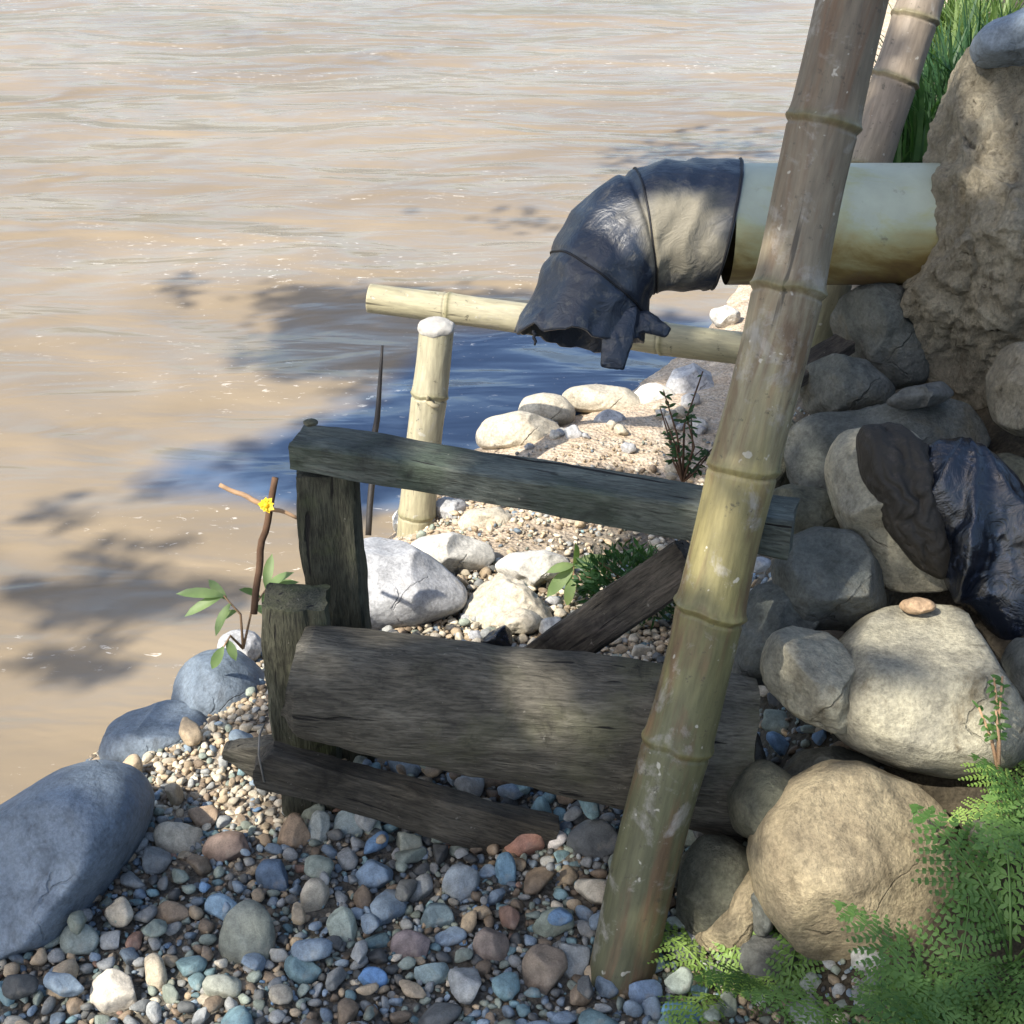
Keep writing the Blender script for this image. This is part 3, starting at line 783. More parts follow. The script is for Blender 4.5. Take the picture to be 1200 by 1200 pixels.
V = np.array(V); ctr = V.reshape(nr_, kk, 3).mean(1).repeat(kk, 0); nd = V - ctr; nd /= np.linalg.norm(nd, axis=1)[:, None]
V = V + nd * (.010 * fbm(V * np.array([5, 22, 22]), 5, 41) + .004 * fbm(V * np.array([12, 70, 70]), 3, 43))[:, None]
V[:kk, 0] += .012 * fbm(V[:kk] * 30, 3, 3); V[-kk:, 0] += .008 * fbm(V[-kk:] * 30, 3, 4)
Fc = []
for i in range(nr_ - 1):
    for j in range(kk):
        j2 = (j + 1) % kk; Fc.append((i * kk + j, i * kk + j2, (i + 1) * kk + j2, (i + 1) * kk + j))
Fc.append(tuple(range(kk))[::-1]); Fc.append(tuple((nr_ - 1) * kk + j for j in range(kk)))
lc = V.mean(0); ax = TT[-1] - TT[0]; yaw = math.atan2(ax[1], ax[0])
Rz = np.array([[math.cos(-yaw), -math.sin(-yaw), 0], [math.sin(-yaw), math.cos(-yaw), 0], [0, 0, 1]])
me = mesh_data('half_log', (V - lc) @ Rz.T, Fc, M['log'])
bm = bmesh.new(); bm.from_mesh(me); bmesh.ops.recalc_face_normals(bm, faces=bm.faces); bm.to_mesh(me); bm.free(); me.set_sharp_from_angle(angle=math.radians(50))
o = obj('half_log', me, frame, lc - fr_base); o.rotation_euler = (0, 0, yaw)
# lower board sinking into gravel
board('lower_board', PY(299, 893, 1.665), PY(640, 990, 1.715), .072, .086, .036, 'board', frame, seed=5, wob=.006, point=.03)
o = board('broken_end', PY(262, 878, 1.80), PY(318, 892, 1.79), .045, .085, .03, 'log', frame, seed=15, wob=.006, point=.8)
o['label'] = 'pale broken board end poking out left of the short post'
# slanted plank behind
board('brace', PY(600, 800, 1.88), PY(812, 655, 1.82), .075, .07, .035, 'plank', frame, up=(0, .3, 1), seed=6, wob=.008)
# wire round the board end
mb = MB(); wl = [PY(310, 848, 1.70), PY(304, 862, 1.65), PY(303, 885, 1.637), PY(309, 915, 1.65), PY(318, 930, 1.70)]
mb.add(*tube([np.array(p) - fr_base for p in wl], [.0016] * 5, 6)); obj('wire', mb.data('wire', M['wire']), frame)
# little things on and behind the frame
rock('small_stone', ell(364, 495, 9, 5), 2.10, .008, 'rock_olive', 'tiny stone lying on the left end of the top rail', sub=3, seed=70)
bp, bd = G(582, 745)
rock('plastic_scrap', [(562, 752), (575, 740), (592, 732), (602, 742), (600, 758), (575, 760)], 2.8, .03, 'bag', 'small black plastic scrap on the gravel behind the half log', 'plastic scrap', sub=4, seed=71, cuts=4)
o = board('loose_plank', U(915, 450, 2.55), U(990, 402, 2.62), .022, .022, .05, 'plank', None, seed=12)
tag(o, 'thin dark plank lying on the rocks right of the leaning pole', 'plank')

# ------------------------------------------------------------------ rods, sticks
def sticks(name, pts, rad, mat, parent=None, base=None):
    mb = MB(); P = np.array(pts, float)
    if base is not None: P = P - base
    tt = np.linspace(0, 1, 14); Q = np.stack([np.interp(tt, np.linspace(0, 1, len(P)), P[:, c]) for c in range(3)], 1)
    Q += .0025 * np.stack([vnoise(np.stack([tt * 6, tt * 0 + i, tt * 0], 1), 3) for i in range(3)], 1)
    mb.add(*tube(Q, np.interp(tt, np.linspace(0, 1, len(rad)), rad), 10)); return obj(name, mb.data(name, M[mat]), parent)
a, b = U(447, 405, 3.42), U(432, 628, 3.42)
base = b.copy(); o = sticks('rod', [b, (a + b) / 2, a], [.0075, .0085, .003], 'rod', None, base); o.location = tuple(base)
tag(o, 'thin dark pointed rod standing in the water beside the stake', 'rod')

cb = U(298, 720, 2.55)
cross = empty('stick_cross', cb, 'dark upright stick with a tan cross twig and yellow flower', 'stick')
sticks('stick', [cb, U(307, 640, 2.53), U(321, 560, 2.5)], [.0065, .0065, .006], 'stick', cross, cb)
sticks('cross_twig', [U(258, 569, 2.49), U(300, 588, 2.485), U(348, 608, 2.5)], [.004, .005, .003], 'twig', cross, cb)
fc = U(312, 592, 2.47); mb = MB()
for k in range(9):
    a = 2 * math.pi * k / 9 + .2; L_ = .012 + .005 * random.random()
    e1 = math.cos(a) * RIGHT + math.sin(a) * UP; e2 = -math.sin(a) * RIGHT + math.cos(a) * UP
    mb.add([fc - cb + e1 * .002, fc - cb + e1 * L_ * .6 + e2 * .005 - FWD * .004, fc - cb + e1 * L_ - FWD * .002 * random.uniform(-1, 2), fc - cb + e1 * L_ * .6 - e2 * .005 - FWD * .004], [(0, 1, 2, 3)])
V, Fc = ico(2); mb.add(V * .005 + (fc - cb - FWD * .003), Fc)
obj('flower', mb.data('flower', M['petal']), cross)['label'] = 'yellow flower'

# ------------------------------------------------------------------ drain pipe with plastic wrap
pc0 = U(852, 264, 2.62); pc1 = U(1130, 262, 2.62); pr = 70 / F * 2.62
pipe = empty('drain_pipe', (pc0 + pc1) / 2, 'wide pale grey drain pipe with black plastic wrapped round its elbow', 'pipe'); pl = (pc0 + pc1) / 2
V, Fc = [], []
seg = 72; xs = np.linspace(pc0[0], pc1[0] + .1, 40) - pl[0]
for x in xs:
    for k in range(seg):
        a = 2 * math.pi * k / seg; V.append((x, pr * math.cos(a), pr * math.sin(a)))
for i in range(len(xs) - 1):
    for k in range(seg): k2 = (k + 1) % seg; Fc.append((i * seg + k, i * seg + k2, (i + 1) * seg + k2, (i + 1) * seg + k))
obj('pipe_body', mesh_data('pipe_body', V, Fc, M['pipe']), pipe)
# plastic: rings between measured upper and lower edges of the elbow
st = [((868, 189), (838, 336)), ((840, 188), (815, 337)), ((800, 187), (790, 337)), ((765, 192), (772, 337)), ((735, 205), (764, 340)), ((705, 225), (760, 347)), ((672, 252), (756, 356)), ((645, 295), (752, 370)), ((622, 343), (748, 386)), ((603, 386), (744, 402))]
nS = 90; ps = np.linspace(0, 1, len(st)); V = []; dust = []
for i in range(nS):
    s = i / (nS - 1)
    a = np.array([np.interp(s, ps, [q[0][c] for q in st]) for c in (0, 1)]); b = np.array([np.interp(s, ps, [q[1][c] for q in st]) for c in (0, 1)])
    A, B = U(a[0], a[1], 2.62), U(b[0], b[1], 2.62)
    for k in range(seg):
        t = 2 * math.pi * k / seg
        V.append((A + B) / 2 + (A - B) / 2 * math.cos(t) * 1.015 - FWD * (pr * 1.03 * (1 - .08 * s)) * math.sin(t))
        front = math.sin(t)
        dust.append(max(0, 1 - ((s - .22) / .42) ** 2) * max(0, 1 - ((math.cos(t) + .35) / .85) ** 2) * (1 if front > 0 else 0))
V = np.array(V); C0 = V.reshape(nS, seg, 3).mean(1).repeat(seg, 0); nd = V - C0; nd /= np.linalg.norm(nd, axis=1)[:, None]
ss = np.repeat(np.linspace(0, 1, nS), seg); kq = np.tile(np.arange(seg) / seg * 2 * math.pi, nS)
wr = np.abs(np.sin(9 * ss + 2.2 * np.sin(kq + 1) + 3 * fbm(V * 6, 3, 61))) ** .5 - .6
V = V + nd * (.004 * wr * (.3 + ss) + .016 * fbm(V * 7, 3, 62) * (.35 + ss) + .0035 * (1 - 3 * np.abs(fbm(V @ np.array([[.8, 0, .6], [0, 1, 0], [-.6, 0, .8]]) * np.array([26, 12, 7]), 2, 66))))[:, None]
V = V + (np.array([-.35, 0, -1.0]) * (.022 * np.clip(fbm(np.stack([np.cos(kq) * 2.5, np.sin(kq) * 2.5, kq * 0], 1), 3, 71) + .15, -.3, 1) * smooth(.86, 1.0, ss))[:, None])
# pinched where the cord is tied
V = V - nd * (.009 * np.exp(-((ss - .43 - .03 * np.cos(kq)) / .016) ** 2) + .006 * np.exp(-((ss - .78) / .012) ** 2))[:, None]
Fc = []
for i in range(nS - 1):
    for k in range(seg): k2 = (k + 1) % seg; Fc.append((i * seg + k, i * seg + k2, (i + 1) * seg + k2, (i + 1) * seg + k))
o = len(V); inner = V[-seg:] - nd[-seg:] * .006; inner2 = V[-40 * seg:-39 * seg] - nd[-40 * seg:-39 * seg] * .02
V = np.concatenate([V, inner, inner2]); dust += [0] * (2 * seg); e0 = (nS - 1) * seg
for k in range(seg):
    k2 = (k + 1) % seg; Fc.append((e0 + k, e0 + k2, o + k2, o + k)); Fc.append((o + k, o + k2, o + seg + k2, o + seg + k))
V = V - pl
wrap = obj('plastic_wrap', mesh_data('plastic_wrap', V, Fc, M['wrap'], attrs={'dust': dust}), pipe)
wrap['label'] = 'dusty black plastic sheet wrapped round the pipe elbow'
def ringcord(i, name, parent):
    R_ = V[i * seg:(i + 1) * seg]; c = R_.mean(0); R_ = c + (R_ - c) * 1.012
    mb = MB(); mb.add(*tube(np.concatenate([R_, R_[:2]]), [.0022] * (seg + 2), 6, cap=False)); return obj(name, mb.data(name, M['cord']), parent)
ringcord(1, 'cord', wrap); ringcord(int(nS * .42), 'cord', wrap); ringcord(int(nS * .77), 'cord', wrap)
def flap(pts, d, th, name, seed):
    c, W, Fc = inflate(pts, d, th, seed=seed, sub=5, cuts=0, amp=.06, fold=crease_fold(.12, 4), soft=2)
    return obj(name, mesh_data(name, W, Fc, M['wrap'], attrs={'dust': np.zeros(len(W))}), wrap, c - pl)
flap([(708, 366), (748, 358), (742, 400), (731, 433), (704, 430), (706, 400)], 2.54, .008, 'flap', 5)
flap([(735, 365), (760, 364), (787, 385), (780, 396), (755, 390), (736, 396)], 2.57, .008, 'flap', 6)
sticks('loose_end', [U(626, 388, 2.52) - pl, U(627, 396, 2.52) - pl, U(625, 405, 2.52) - pl], [.003, .003, .002], 'cord', wrap)

# ------------------------------------------------------------------ leaves and plants
def leaf_shape(mb, base, direction, normal, L_, W_, droop=.25, n=5):
    d = np.asarray(direction, float); d /= np.linalg.norm(d); nn_ = np.asarray(normal, float); s = np.cross(d, nn_); s /= np.linalg.norm(s); nn_ = np.cross(s, d)
    V = []
    for i in range(n + 1):
        t = i / n; w_ = W_ * math.sin(math.pi * min(1, t * .92 + .04)) ** .8 * (1 if t < 1 else .05)
        p = np.asarray(base) + d * L_ * t - nn_ * L_ * droop * t * t
        V += [p - s * w_ / 2 + nn_ * w_ * .15, p, p + s * w_ / 2 + nn_ * w_ * .15]
    Fc = []
    for i in range(n): Fc += [(i * 3, i * 3 + 1, i * 3 + 4, i * 3 + 3), (i * 3 + 1, i * 3 + 2, i * 3 + 5, i * 3 + 4)]
    mb.add(V, Fc)


def leafy_plant(name, base, stems, mat, label, stem_mat='twig', cat='plant'):
    """stems: list of (list of points, [(along, leaf direction px, leaf length, width)])"""
    root = empty(name, base, label, cat); mb = MB(); sm = MB()
    for pts, leaves in stems:
        P = np.array(pts) - base; sm.add(*tube(P, np.linspace(.003, .0015, len(P)), 6))
        for (al, dr, L_, W_) in leaves:
            p = np.stack([np.interp(al, np.linspace(0, 1, len(P)), P[:, c]) for c in range(3)])
            leaf_shape(mb, p, dr, np.array([random.uniform(-.4, .4), -.5, .9]), L_, W_)
    obj('stem', sm.data('stem', M[stem_mat]), root); obj('foliage', mb.data('foliage', M[mat]), root); return root

def rd(): return np.array([random.uniform(-1, 1), random.uniform(-.8, .5), random.uniform(-.25, .6)])
b0 = U(285, 760, 2.62)
leafy_plant('leafy_plant', b0, [([b0, U(282, 720, 2.6), U(262, 698, 2.58)], [(1, (-1, -.1, .25), .085, .022), (1, (-.8, -.3, -.2), .08, .02), (.8, (-.4, -.5, -.5), .065, .02), (.9, (-.5, .4, .3), .06, .018), (.6, (-.9, 0, -.4), .05, .016)]),
                              ([b0, U(295, 715, 2.62), U(312, 690, 2.62)], [(1, (.5, -.2, .6), .07, .02), (1, (.9, .1, .3), .06, .018), (.9, (.2, -.5, -.3), .055, .018), (.8, (-.3, -.3, .5), .05, .018), (1, (.1, .4, .8), .065, .02), (.6, (.5, -.5, .1), .05, .016)]),
                              ([b0, U(270, 745, 2.6), U(262, 758, 2.58)], [(1, (-.4, -.3, -.6), .05, .02), (.7, (.3, -.5, -.4), .04, .018)])],
            'leaf', 'young green leafy plant by the water left of the tall post')
b0 = U(668, 700, 3.0)
leafy_plant('leafy_plant', b0, [([b0, U(672, 680, 2.98), U(672, 662, 2.98)], [(1, (-.8, -.4, .1), .06, .022), (1, (.8, -.3, .5), .08, .028), (.9, (-.7, -.3, -.6), .085, .03), (.7, (-.2, -.5, -.7), .07, .024), (.9, (.9, .3, .2), .07, .022), (1, (.2, -.3, .9), .06, .02)])],
            'leaf', 'bright green leaves beside the white stone behind the frame')
b0 = U(800, 565, 3.0)
stems = []
for k in range(11):
    tip = U(random.uniform(765, 835), random.uniform(425, 545), 3.0 + random.uniform(-.1, .1)); md = (b0 + tip) / 2 + rd() * .02
    stems.append(([b0, md, tip], [(random.uniform(.3, 1), rd(), random.uniform(.012, .024), random.uniform(.004, .009)) for _ in range(12)]))
leafy_plant('twiggy_plant', b0, stems, 'leaf_dark', 'sparse twiggy dark green plant on the sand left of the pole', stem_mat='stick')
b0 = U(1170, 905, 1.92)
stems = []
for k in range(4):
    tip = U(random.uniform(1145, 1195), random.uniform(790, 870), 1.9); md = (b0 + tip) / 2 + rd() * .01
    stems.append(([b0, md, tip], [(random.uniform(.5, 1), rd(), random.uniform(.009, .017), random.uniform(.004, .007)) for _ in range(14)]))
leafy_plant('sprig', b0, stems, 'fern', 'thin green sprig in front of the big boulder right side')

# mossy mound behind the slanted plank
mc = U(745, 690, 2.9); V, Fc = ico(4); q = V * np.array([.11, .08, .075]); q = q * (1 + .2 * fbm(V * 2, 3, 8))[:, None]
mound = empty('low_shrub', mc, 'low dark green shrub behind the slanted plank', 'shrub'); mb = MB()
for k in range(1500):
    i = random.randrange(len(q)); 
    if V[i][2] < -.4: continue
    leaf_shape(mb, q[i] * random.uniform(.7, 1.08), V[i] + rd() * .8, V[i] + rd() * .3, random.uniform(.015, .034), random.uniform(.005, .010), n=2)
obj('foliage', mb.data('foliage', M['grass']), mound)
mb = MB()
for k in range(14): 
    i = random.randrange(len(q)); mb.add(*tube([np.array([0, 0, -.06]), q[i] * .5, q[i]], [.002, .0015, .001], 5))
obj('stem', mb.data('stem', M['stick']), mound)


# ferns
def frond_mesh(L_, seed, mat, pairs=12, spread=.46):
    r = random.Random(seed); mb = MB(); P = []
    for i in range(24):
        t = i / 23; P.append(np.array([L_ * t * (1 - .12 * t), .03 * L_ * math.sin(t * 3 + seed), L_ * (.42 * t - .62 * t * t)]))
    P = np.array(P); mb.add(*tube(P, np.linspace(.0022, .0006, 24) * (L_ / .25), 5))
    for k in range(pairs):
        t = .16 + .84 * k / (pairs - 1); p = np.array([np.interp(t, np.linspace(0, 1, 24), P[:, c]) for c in range(3)])
        p2 = np.array([np.interp(min(1, t + .03), np.linspace(0, 1, 24), P[:, c]) for c in range(3)]); tg = (p2 - p) if t < .97 else (P[-1] - P[-2]); tg = tg / (np.linalg.norm(tg) + 1e-9)
        ln = L_ * spread * (math.sin(math.pi * min(1, .22 + .78 * (1 - t) ** .9 * 1.0)) if t < .5 else (1 - t) ** .75 * 1.25) * .78 + L_ * .02
        for sgn in (-1, 1):
            sd = np.array([-tg[1], tg[0], 0]) * sgn; sd /= np.linalg.norm(sd)
            d = sd * .9 + tg * .45 + np.array([0, 0, r.uniform(-.3, .05)]); d /= np.linalg.norm(d)
            n_ = max(3, int(ln / (L_ * .034)))
            up = np.cross(tg, sd) * sgn
            mb.add(*tube([p, p + d * ln * .5 - np.array([0, 0, .03 * ln]), p + d * ln - np.array([0, 0, .12 * ln])], [L_ * .004, L_ * .003, L_ * .001], 4))
            for j in range(n_ + 1):
                u = (j + .5) / (n_ + .5); w_ = L_ * .046 * (1 - u) ** .7 + L_ * .010
                b = p + d * ln * u - np.array([0, 0, .12 * ln * u * u])
                for s2 in (-1, 1):
                    e = np.cross(d, up) * s2; e /= np.linalg.norm(e); e = e * .8 + d * .6 + .15 * np.array([r.gauss(0, 1), r.gauss(0, 1), r.gauss(0, 1)]); e /= np.linalg.norm(e)
                    wd = L_ * .022; f = np.cross(e, up); f /= np.linalg.norm(f)
                    tipz = np.array([0, 0, -w_ * r.uniform(-.1, .5)])
                    mb.add([b - f * wd * .35, b + f * wd * .35, b + e * w_ * .5 + f * wd * .55 + tipz * .3, b + e * w_ + tipz, b + e * w_ * .5 - f * wd * .55 + tipz * .3], [(0, 1, 2, 3, 4)])
    return mb.data('frond', M[mat], smooth_shade=False)
FM = {m: [frond_mesh(.24, s, m) for s in (1, 2, 3)] for m in ('fern', 'fern_light')}
def fern(px, py, d, n, size, mat, label, aim=None, seed=0, tilt=(.1, .9)):
    r = random.Random(seed); base = G(px, min(py, 1330))[0]; root = empty('fern', base, label, 'fern', 'ferns at the foot of the bank')
    for k in range(n):
        f = obj('frond', r.choice(FM[mat]), root)
        yaw = (aim if aim is not None else 0) + (r.uniform(-1.3, 1.3) if aim is not None else 2 * math.pi * k / n + r.uniform(-.4, .4))
        f.rotation_euler = (r.uniform(-.35, .35), -r.uniform(*tilt), yaw); s = size * r.uniform(.7, 1.15); f.scale = (s, s, s)
    return root
fern(850, 1172, 1.80, 5, .85, 'fern_light', 'small bright yellow-green fern beside the foot of the leaning pole', None, 1, (.5, 1.2))
fern(925, 1200, 1.78, 4, .85, 'fern', 'mid green fern spreading over the pebbles right of the pole foot', None, 2, (.4, 1.0))
fern(1020, 1235, 1.74, 4, .85, 'fern', 'dark green fern below the tan boulder', None, 3, (.3, .9))
fern(1105, 1225, 1.72, 5, .9, 'fern', 'full green fern at the lower right of the tan boulder', None, 4, (.4, 1.1))
fern(1185, 1135, 1.70, 5, .95, 'fern', 'tall green fern at the right edge beside the tan boulder', None, 5, (.5, 1.2))
fern(1225, 1020, 1.80, 5, .9, 'fern', 'green fern at the right edge under the big boulder', None, 6, (.5, 1.2))
fern(1170, 1275, 1.62, 5, 1.05, 'fern', 'green fern in the bottom right corner', None, 7, (.3, 1.0))
fern(1195, 960, 1.88, 5, .62, 'fern_light', 'small yellow-green fern just below the big boulder at right', None, 8, (.4, 1.1))
fern(1205, 890, 1.88, 4, .5, 'fern', 'little sparse fern growing at the right side of the big boulder', None, 9, (.4, 1.0))

# grass behind the pipe
def grass(px, py, d, n, h, mat, label, seed, lean=0.0):
    r = random.Random(seed); base = U(px, py, d); mb = MB()
    for k in range(n):
        b = np.array([r.gauss(0, .06), r.gauss(0, .06), 0]); a = r.uniform(0, 6.28); L_ = h * r.uniform(.5, 1.15); k_ = r.uniform(.15, .9); W_ = r.uniform(.003, .007)
        dr = np.array([math.cos(a) + lean, math.sin(a), 0]); s = np.array([-math.sin(a), math.cos(a), 0]); V = []
        for i in range(7):
            t = i / 6; p = b + np.array([0, 0, 1]) * L_ * (t - .45 * k_ * t * t) + dr * L_ * k_ * t * t * .8; w_ = W_ * (1 - t) ** .6 + .0004
            V += [p - s * w_, p + s * w_]
        mb.add(V, [(2 * i, 2 * i + 1, 2 * i + 3, 2 * i + 2) for i in range(6)])
    o = obj('grass_tuft', mb.data('grass_tuft', M[mat]), loc=base); return tag(o, label, 'grass tuft', 'grass tufts behind the drain pipe')
grass(1085, 215, 3.6, 300, .42, 'grass', 'dense dark green grass tuft right behind the pipe', 1)
grass(1040, 240, 3.9, 140, .40, 'grass', 'thin grass tuft between the two bamboo poles', 2)
grass(1120, 180, 3.4, 220, .40, 'grass', 'dark green grass tuft against the mud wall', 3)
grass(1150, 120, 4.2, 240, .45, 'grass_light', 'sunlit yellow-green grass tuft above the mud wall at the top', 4)
grass(1105, 90, 5.0, 260, .5, 'grass_light', 'pale grass tuft furthest up the bank', 5)

# ------------------------------------------------------------------ pebbles
PAL = {'blue-grey': (.145, .185, .22), 'grey': (.20, .205, .195), 'green-grey': (.175, .20, .165), 'brown': (.165, .125, .085), 'tan': (.30, .235, .155),
       'dark': (.075, .078, .075), 'cream': (.42, .37, .28), 'red-brown': (.20, .125, .09), 'teal': (.13, .20, .21), 'blue': (.12, .20, .30)}
WTS = [('blue-grey', 15), ('grey', 22), ('green-grey', 16), ('brown', 14), ('tan', 9), ('dark', 11), ('cream', 3), ('red-brown', 1.5), ('teal', 8), ('blue', 1)]
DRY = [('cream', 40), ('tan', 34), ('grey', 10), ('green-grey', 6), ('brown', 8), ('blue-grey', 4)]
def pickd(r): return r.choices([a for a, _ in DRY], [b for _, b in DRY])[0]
def pick(r): return r.choices([a for a, _ in WTS], [b for _, b in WTS])[0]
def pebble_verts(a, b, c, sub, seed, cuts=4):
    V, Fc = ico(sub); V = V.copy(); r = np.random.default_rng(seed)
    n = 2.35; s = 1 / (np.abs(V) ** n).sum(1) ** (1 / n); V = V * s[:, None]; V[:, 0] *= 1 + r.uniform(-.3, .3) * V[:, 1]; V[:, 1] *= 1 + r.uniform(-.3, .3) * V[:, 0]; V[:, 2] *= 1 + r.uniform(-.3, .3) * V[:, 0]
    for _ in range(cuts):
        nr = r.normal(size=3); nr /= np.linalg.norm(nr); h = r.uniform(.5, .9); m = np.clip(V @ nr - h, 0, None); V = V - (m * .93)[:, None] * nr
    V = V * (1 + .16 * fbm(V * 1.5 + seed % 97, 3, seed % 1000))[:, None]
    R = np.array(Quaternion((0, 0, 1), r.uniform(0, 6.28)).to_matrix()); T = np.array(Quaternion(Vector(r.normal(size=3)), r.normal() * .6).to_matrix())
    return (V * np.array([a, b, c])) @ (T @ R).T, Fc

placed = []          # x, y, r
cells = {}
CS = .05
def ok(x, y, r, over):
    ci, cj = int(x // CS), int(y // CS); k = 2
    for i in range(ci - k, ci + k + 1):
        for j in range(cj - k, cj + k + 1):
            for (a, b, c) in cells.get((i, j), ()):
                if (a - x) ** 2 + (b - y) ** 2 < ((c + r) * over) ** 2: return False
    return True
def put(x, y, r): cells.setdefault((int(x // CS), int(y // CS)), []).append((x, y, r))

HAND = [  # px, py, half width px, half height px, tilt in picture, colour, label
    (288, 1108, 36, 48, .2, (.20, .21, .17), 'largest olive-grey cobble in the lower left gravel'),
    (264, 1068, 22, 16, .5, (.20, .30, .38), 'flat light blue stone leaning on the olive-grey cobble'),
    (268, 998, 30, 20, -.2, (.15, .11, .09), 'dark brown rounded stone left of the short post foot'),
    (323, 1033, 22, 23, 0, (.09, .13, .18), 'dark blue round pebble below the short post'),
    (345, 983, 20, 27, .1, (.27, .19, .12), 'brown speckled pebble right at the short post foot'),
    (373, 978, 13, 26, .25, (.28, .30, .27), 'long grey-green upright pebble below the lower board'),
    (410, 972, 18, 20, 0, (.22, .26, .25), 'grey-green round pebble under the lower board'),
    (463, 956, 28, 12, .2, (.17, .27, .30), 'flat teal pebble lying at the lower board edge'),
    (563, 978, 13, 19, .05, (.10, .28, .45), 'bright blue squarish pebble below the half log'),
    (614, 990, 24, 22, 0, (.36, .19, .13), 'salmon red broken stone below the half log'),
    (650, 988, 15, 13, .3, (.50, .46, .42), 'whitish pebble right of the salmon red stone'),
    (697, 990, 34, 26, -.3, (.085, .09, .09), 'black-grey angular stone left of the pole'),
    (478, 995, 17, 20, 0, (.23, .24, .19), 'mottled olive pebble in the middle of the gravel'),
    (443, 1030, 24, 20, .1, (.17, .23, .29), 'smooth blue-grey oval pebble in the middle of the gravel'),
    (541, 1040, 28, 24, 0, (.24, .27, .28), 'heart-shaped pale grey stone in the middle of the gravel'),
    (592, 1026, 13, 24, .0, (.13, .22, .28), 'upright blue oval pebble right of the heart-shaped stone'),
    (402, 1090, 18, 25, -.3, (.33, .37, .30), 'pale green egg-shaped pebble in the lower gravel'),
    (512, 1078, 21, 17, 0, (.11, .15, .16), 'dark teal angular pebble below the heart-shaped stone'),
    (648, 1086, 25, 18, -.25, (.21, .24, .19), 'green-grey blunt pebble left of the pole foot'),
    (636, 1146, 27, 36, .2, (.19, .15, .11), 'large brown angular stone near the bottom edge left of the pole'),
    (483, 1112, 25, 20, .2, (.20, .16, .15), 'purplish brown angular stone in the lower gravel'),
    (575, 1112, 22, 25, -.1, (.19, .15, .12), 'brown knobbly stone above the bottom edge'),
    (508, 1143, 22, 14, .1, (.22, .28, .27), 'pale teal flat pebble in the lower gravel'),
    (437, 1150, 18, 13, 0, (.12, .23, .40), 'vivid blue pebble near the bottom edge'),
    (183, 1145, 14, 26, -.2, (.42, .36, .26), 'cream long pebble in the sunny corner at lower left'),
    (140, 1168, 34, 26, .5, (.44, .40, .33), 'cream cobble in the sun at the bottom left'),
    (96, 1105, 22, 20, .4, (.22, .25, .22), 'grey-green pebble beside the large blue boulder'),
    (262, 1160, 22, 18, 0, (.27, .28, .23), 'light olive pebble under the olive-grey cobble'),
    (670, 1130, 20, 30, .2, (.21, .22, .21), 'grey upright stone against the pole foot'),
    (755, 1165, 20, 16, 0, (.16, .22, .30), 'blue-grey pebble just right of the pole foot'),
    (800, 1190, 26, 14, .1, (.12, .24, .34), 'smooth blue stone half under the small fern'),
    (212, 985, 30, 22, .2, (.46, .40, .30), 'cream sunlit stone in the gravel patch left of the post'),
    (240, 960, 18, 15, 0, (.30, .22, .15), 'tan pebble in the sunny gravel patch'),
    (18, 1005, 12, 9, .3, (.25, .17, .13), 'tiny reddish pebble lying on the large blue boulder'),
]
_rx = np.arange(-1.3, 1.3, .01); _ry = np.arange(1.0, 3.6, .01); _rg = ground_z(*np.meshgrid(_rx, _ry))
def rest(x, y):
    i = int((x + 1.3) / .01); j = int((y - 1.0) / .01)
    if 0 <= i < len(_rx) and 0 <= j < len(_ry): return float(_rg[j, i])
    return float(ground_z(np.array([x]), np.array([y]))[0])
for i, (px, py, hw, hh, tl, c, lab) in enumerate(HAND):
    p, d = G(px, py)
    if i == len(HAND) - 1: p = U(px, py, 2.185); d = 2.185
    a = hw * d / F; b = hh * d / F
    V, Fc = ico(4); V = V.copy(); r = np.random.default_rng(i + 400)
    s = 1 / (np.abs(V) ** 2.4).sum(1) ** (1 / 2.4); V *= s[:, None]
    for _ in range(8):
        nr = r.normal(size=3); nr /= np.linalg.norm(nr); h = r.uniform(.6, .92); m = np.clip(V @ nr - h, 0, None); V = V - (m * .9)[:, None] * nr
    V = V * (1 + .10 * fbm(V * 1.4 + i, 3, i))[:, None]
    L = V * np.array([a, b, min(a, b) * .75]); ct, sn = math.cos(-tl), math.sin(-tl)
    L = np.stack([L[:, 0] * ct - L[:, 1] * sn, L[:, 0] * sn + L[:, 1] * ct, L[:, 2]], 1)
    W = L[:, :1] * RIGHT + L[:, 1:2] * UP + L[:, 2:] * (-FWD)
    o = obj('pebble', mesh_data('pebble', W, Fc, M['pebble'], cols=np.tile(np.array(c) * 1.15, (len(W), 1))), loc=p + np.array([0, -.006, .012])); tag(o, lab, 'pebble', 'pebbles of the gravel bank')
    put(p[0], p[1], min(a, (a + b) / 2)); 

pr_ = random.Random(5)
cand = []
XS = lambda y: float(np.interp(y, SH[:, 0], SH[:, 1])); XF = lambda y: float(np.interp(y, FT[:, 0], FT[:, 1]))
for rmin, rmax, tries, over in ((.022, .034, 700, 1.02), (.015, .022, 2600, .98), (.010, .015, 9000, .92), (.0065, .010, 34000, .82), (.004, .0065, 52000, .76)):
    for _ in range(tries):
        y = pr_.uniform(1.2, 3.15) if pr_.random() < .8 else pr_.uniform(1.2, 2.2); xa, xb = max(-1.05, XS(y) + .03), XF(y) + .16
        if y > 2.25 and rmax > .022 : continue
        x = pr_.uniform(xa, xb); r = pr_.uniform(rmin, rmax)
        if y > 2.65 and (pr_.random() < .93 or r > .016): continue
        if x < -.36 and y > 1.70 - (x + .38) * .2 and r > .0105: continue
        if 1.9 < y and x < .45 and r > .014 and pr_.random() < .6: continue
        # finer gravel up by the waterline
        if (x < -.42 or y > 2.05) and rmin > .014 and pr_.random() < .8: continue
        if ok(x, y, r, over): put(x, y, r); cand.append((x, y, r))
layer2 = []
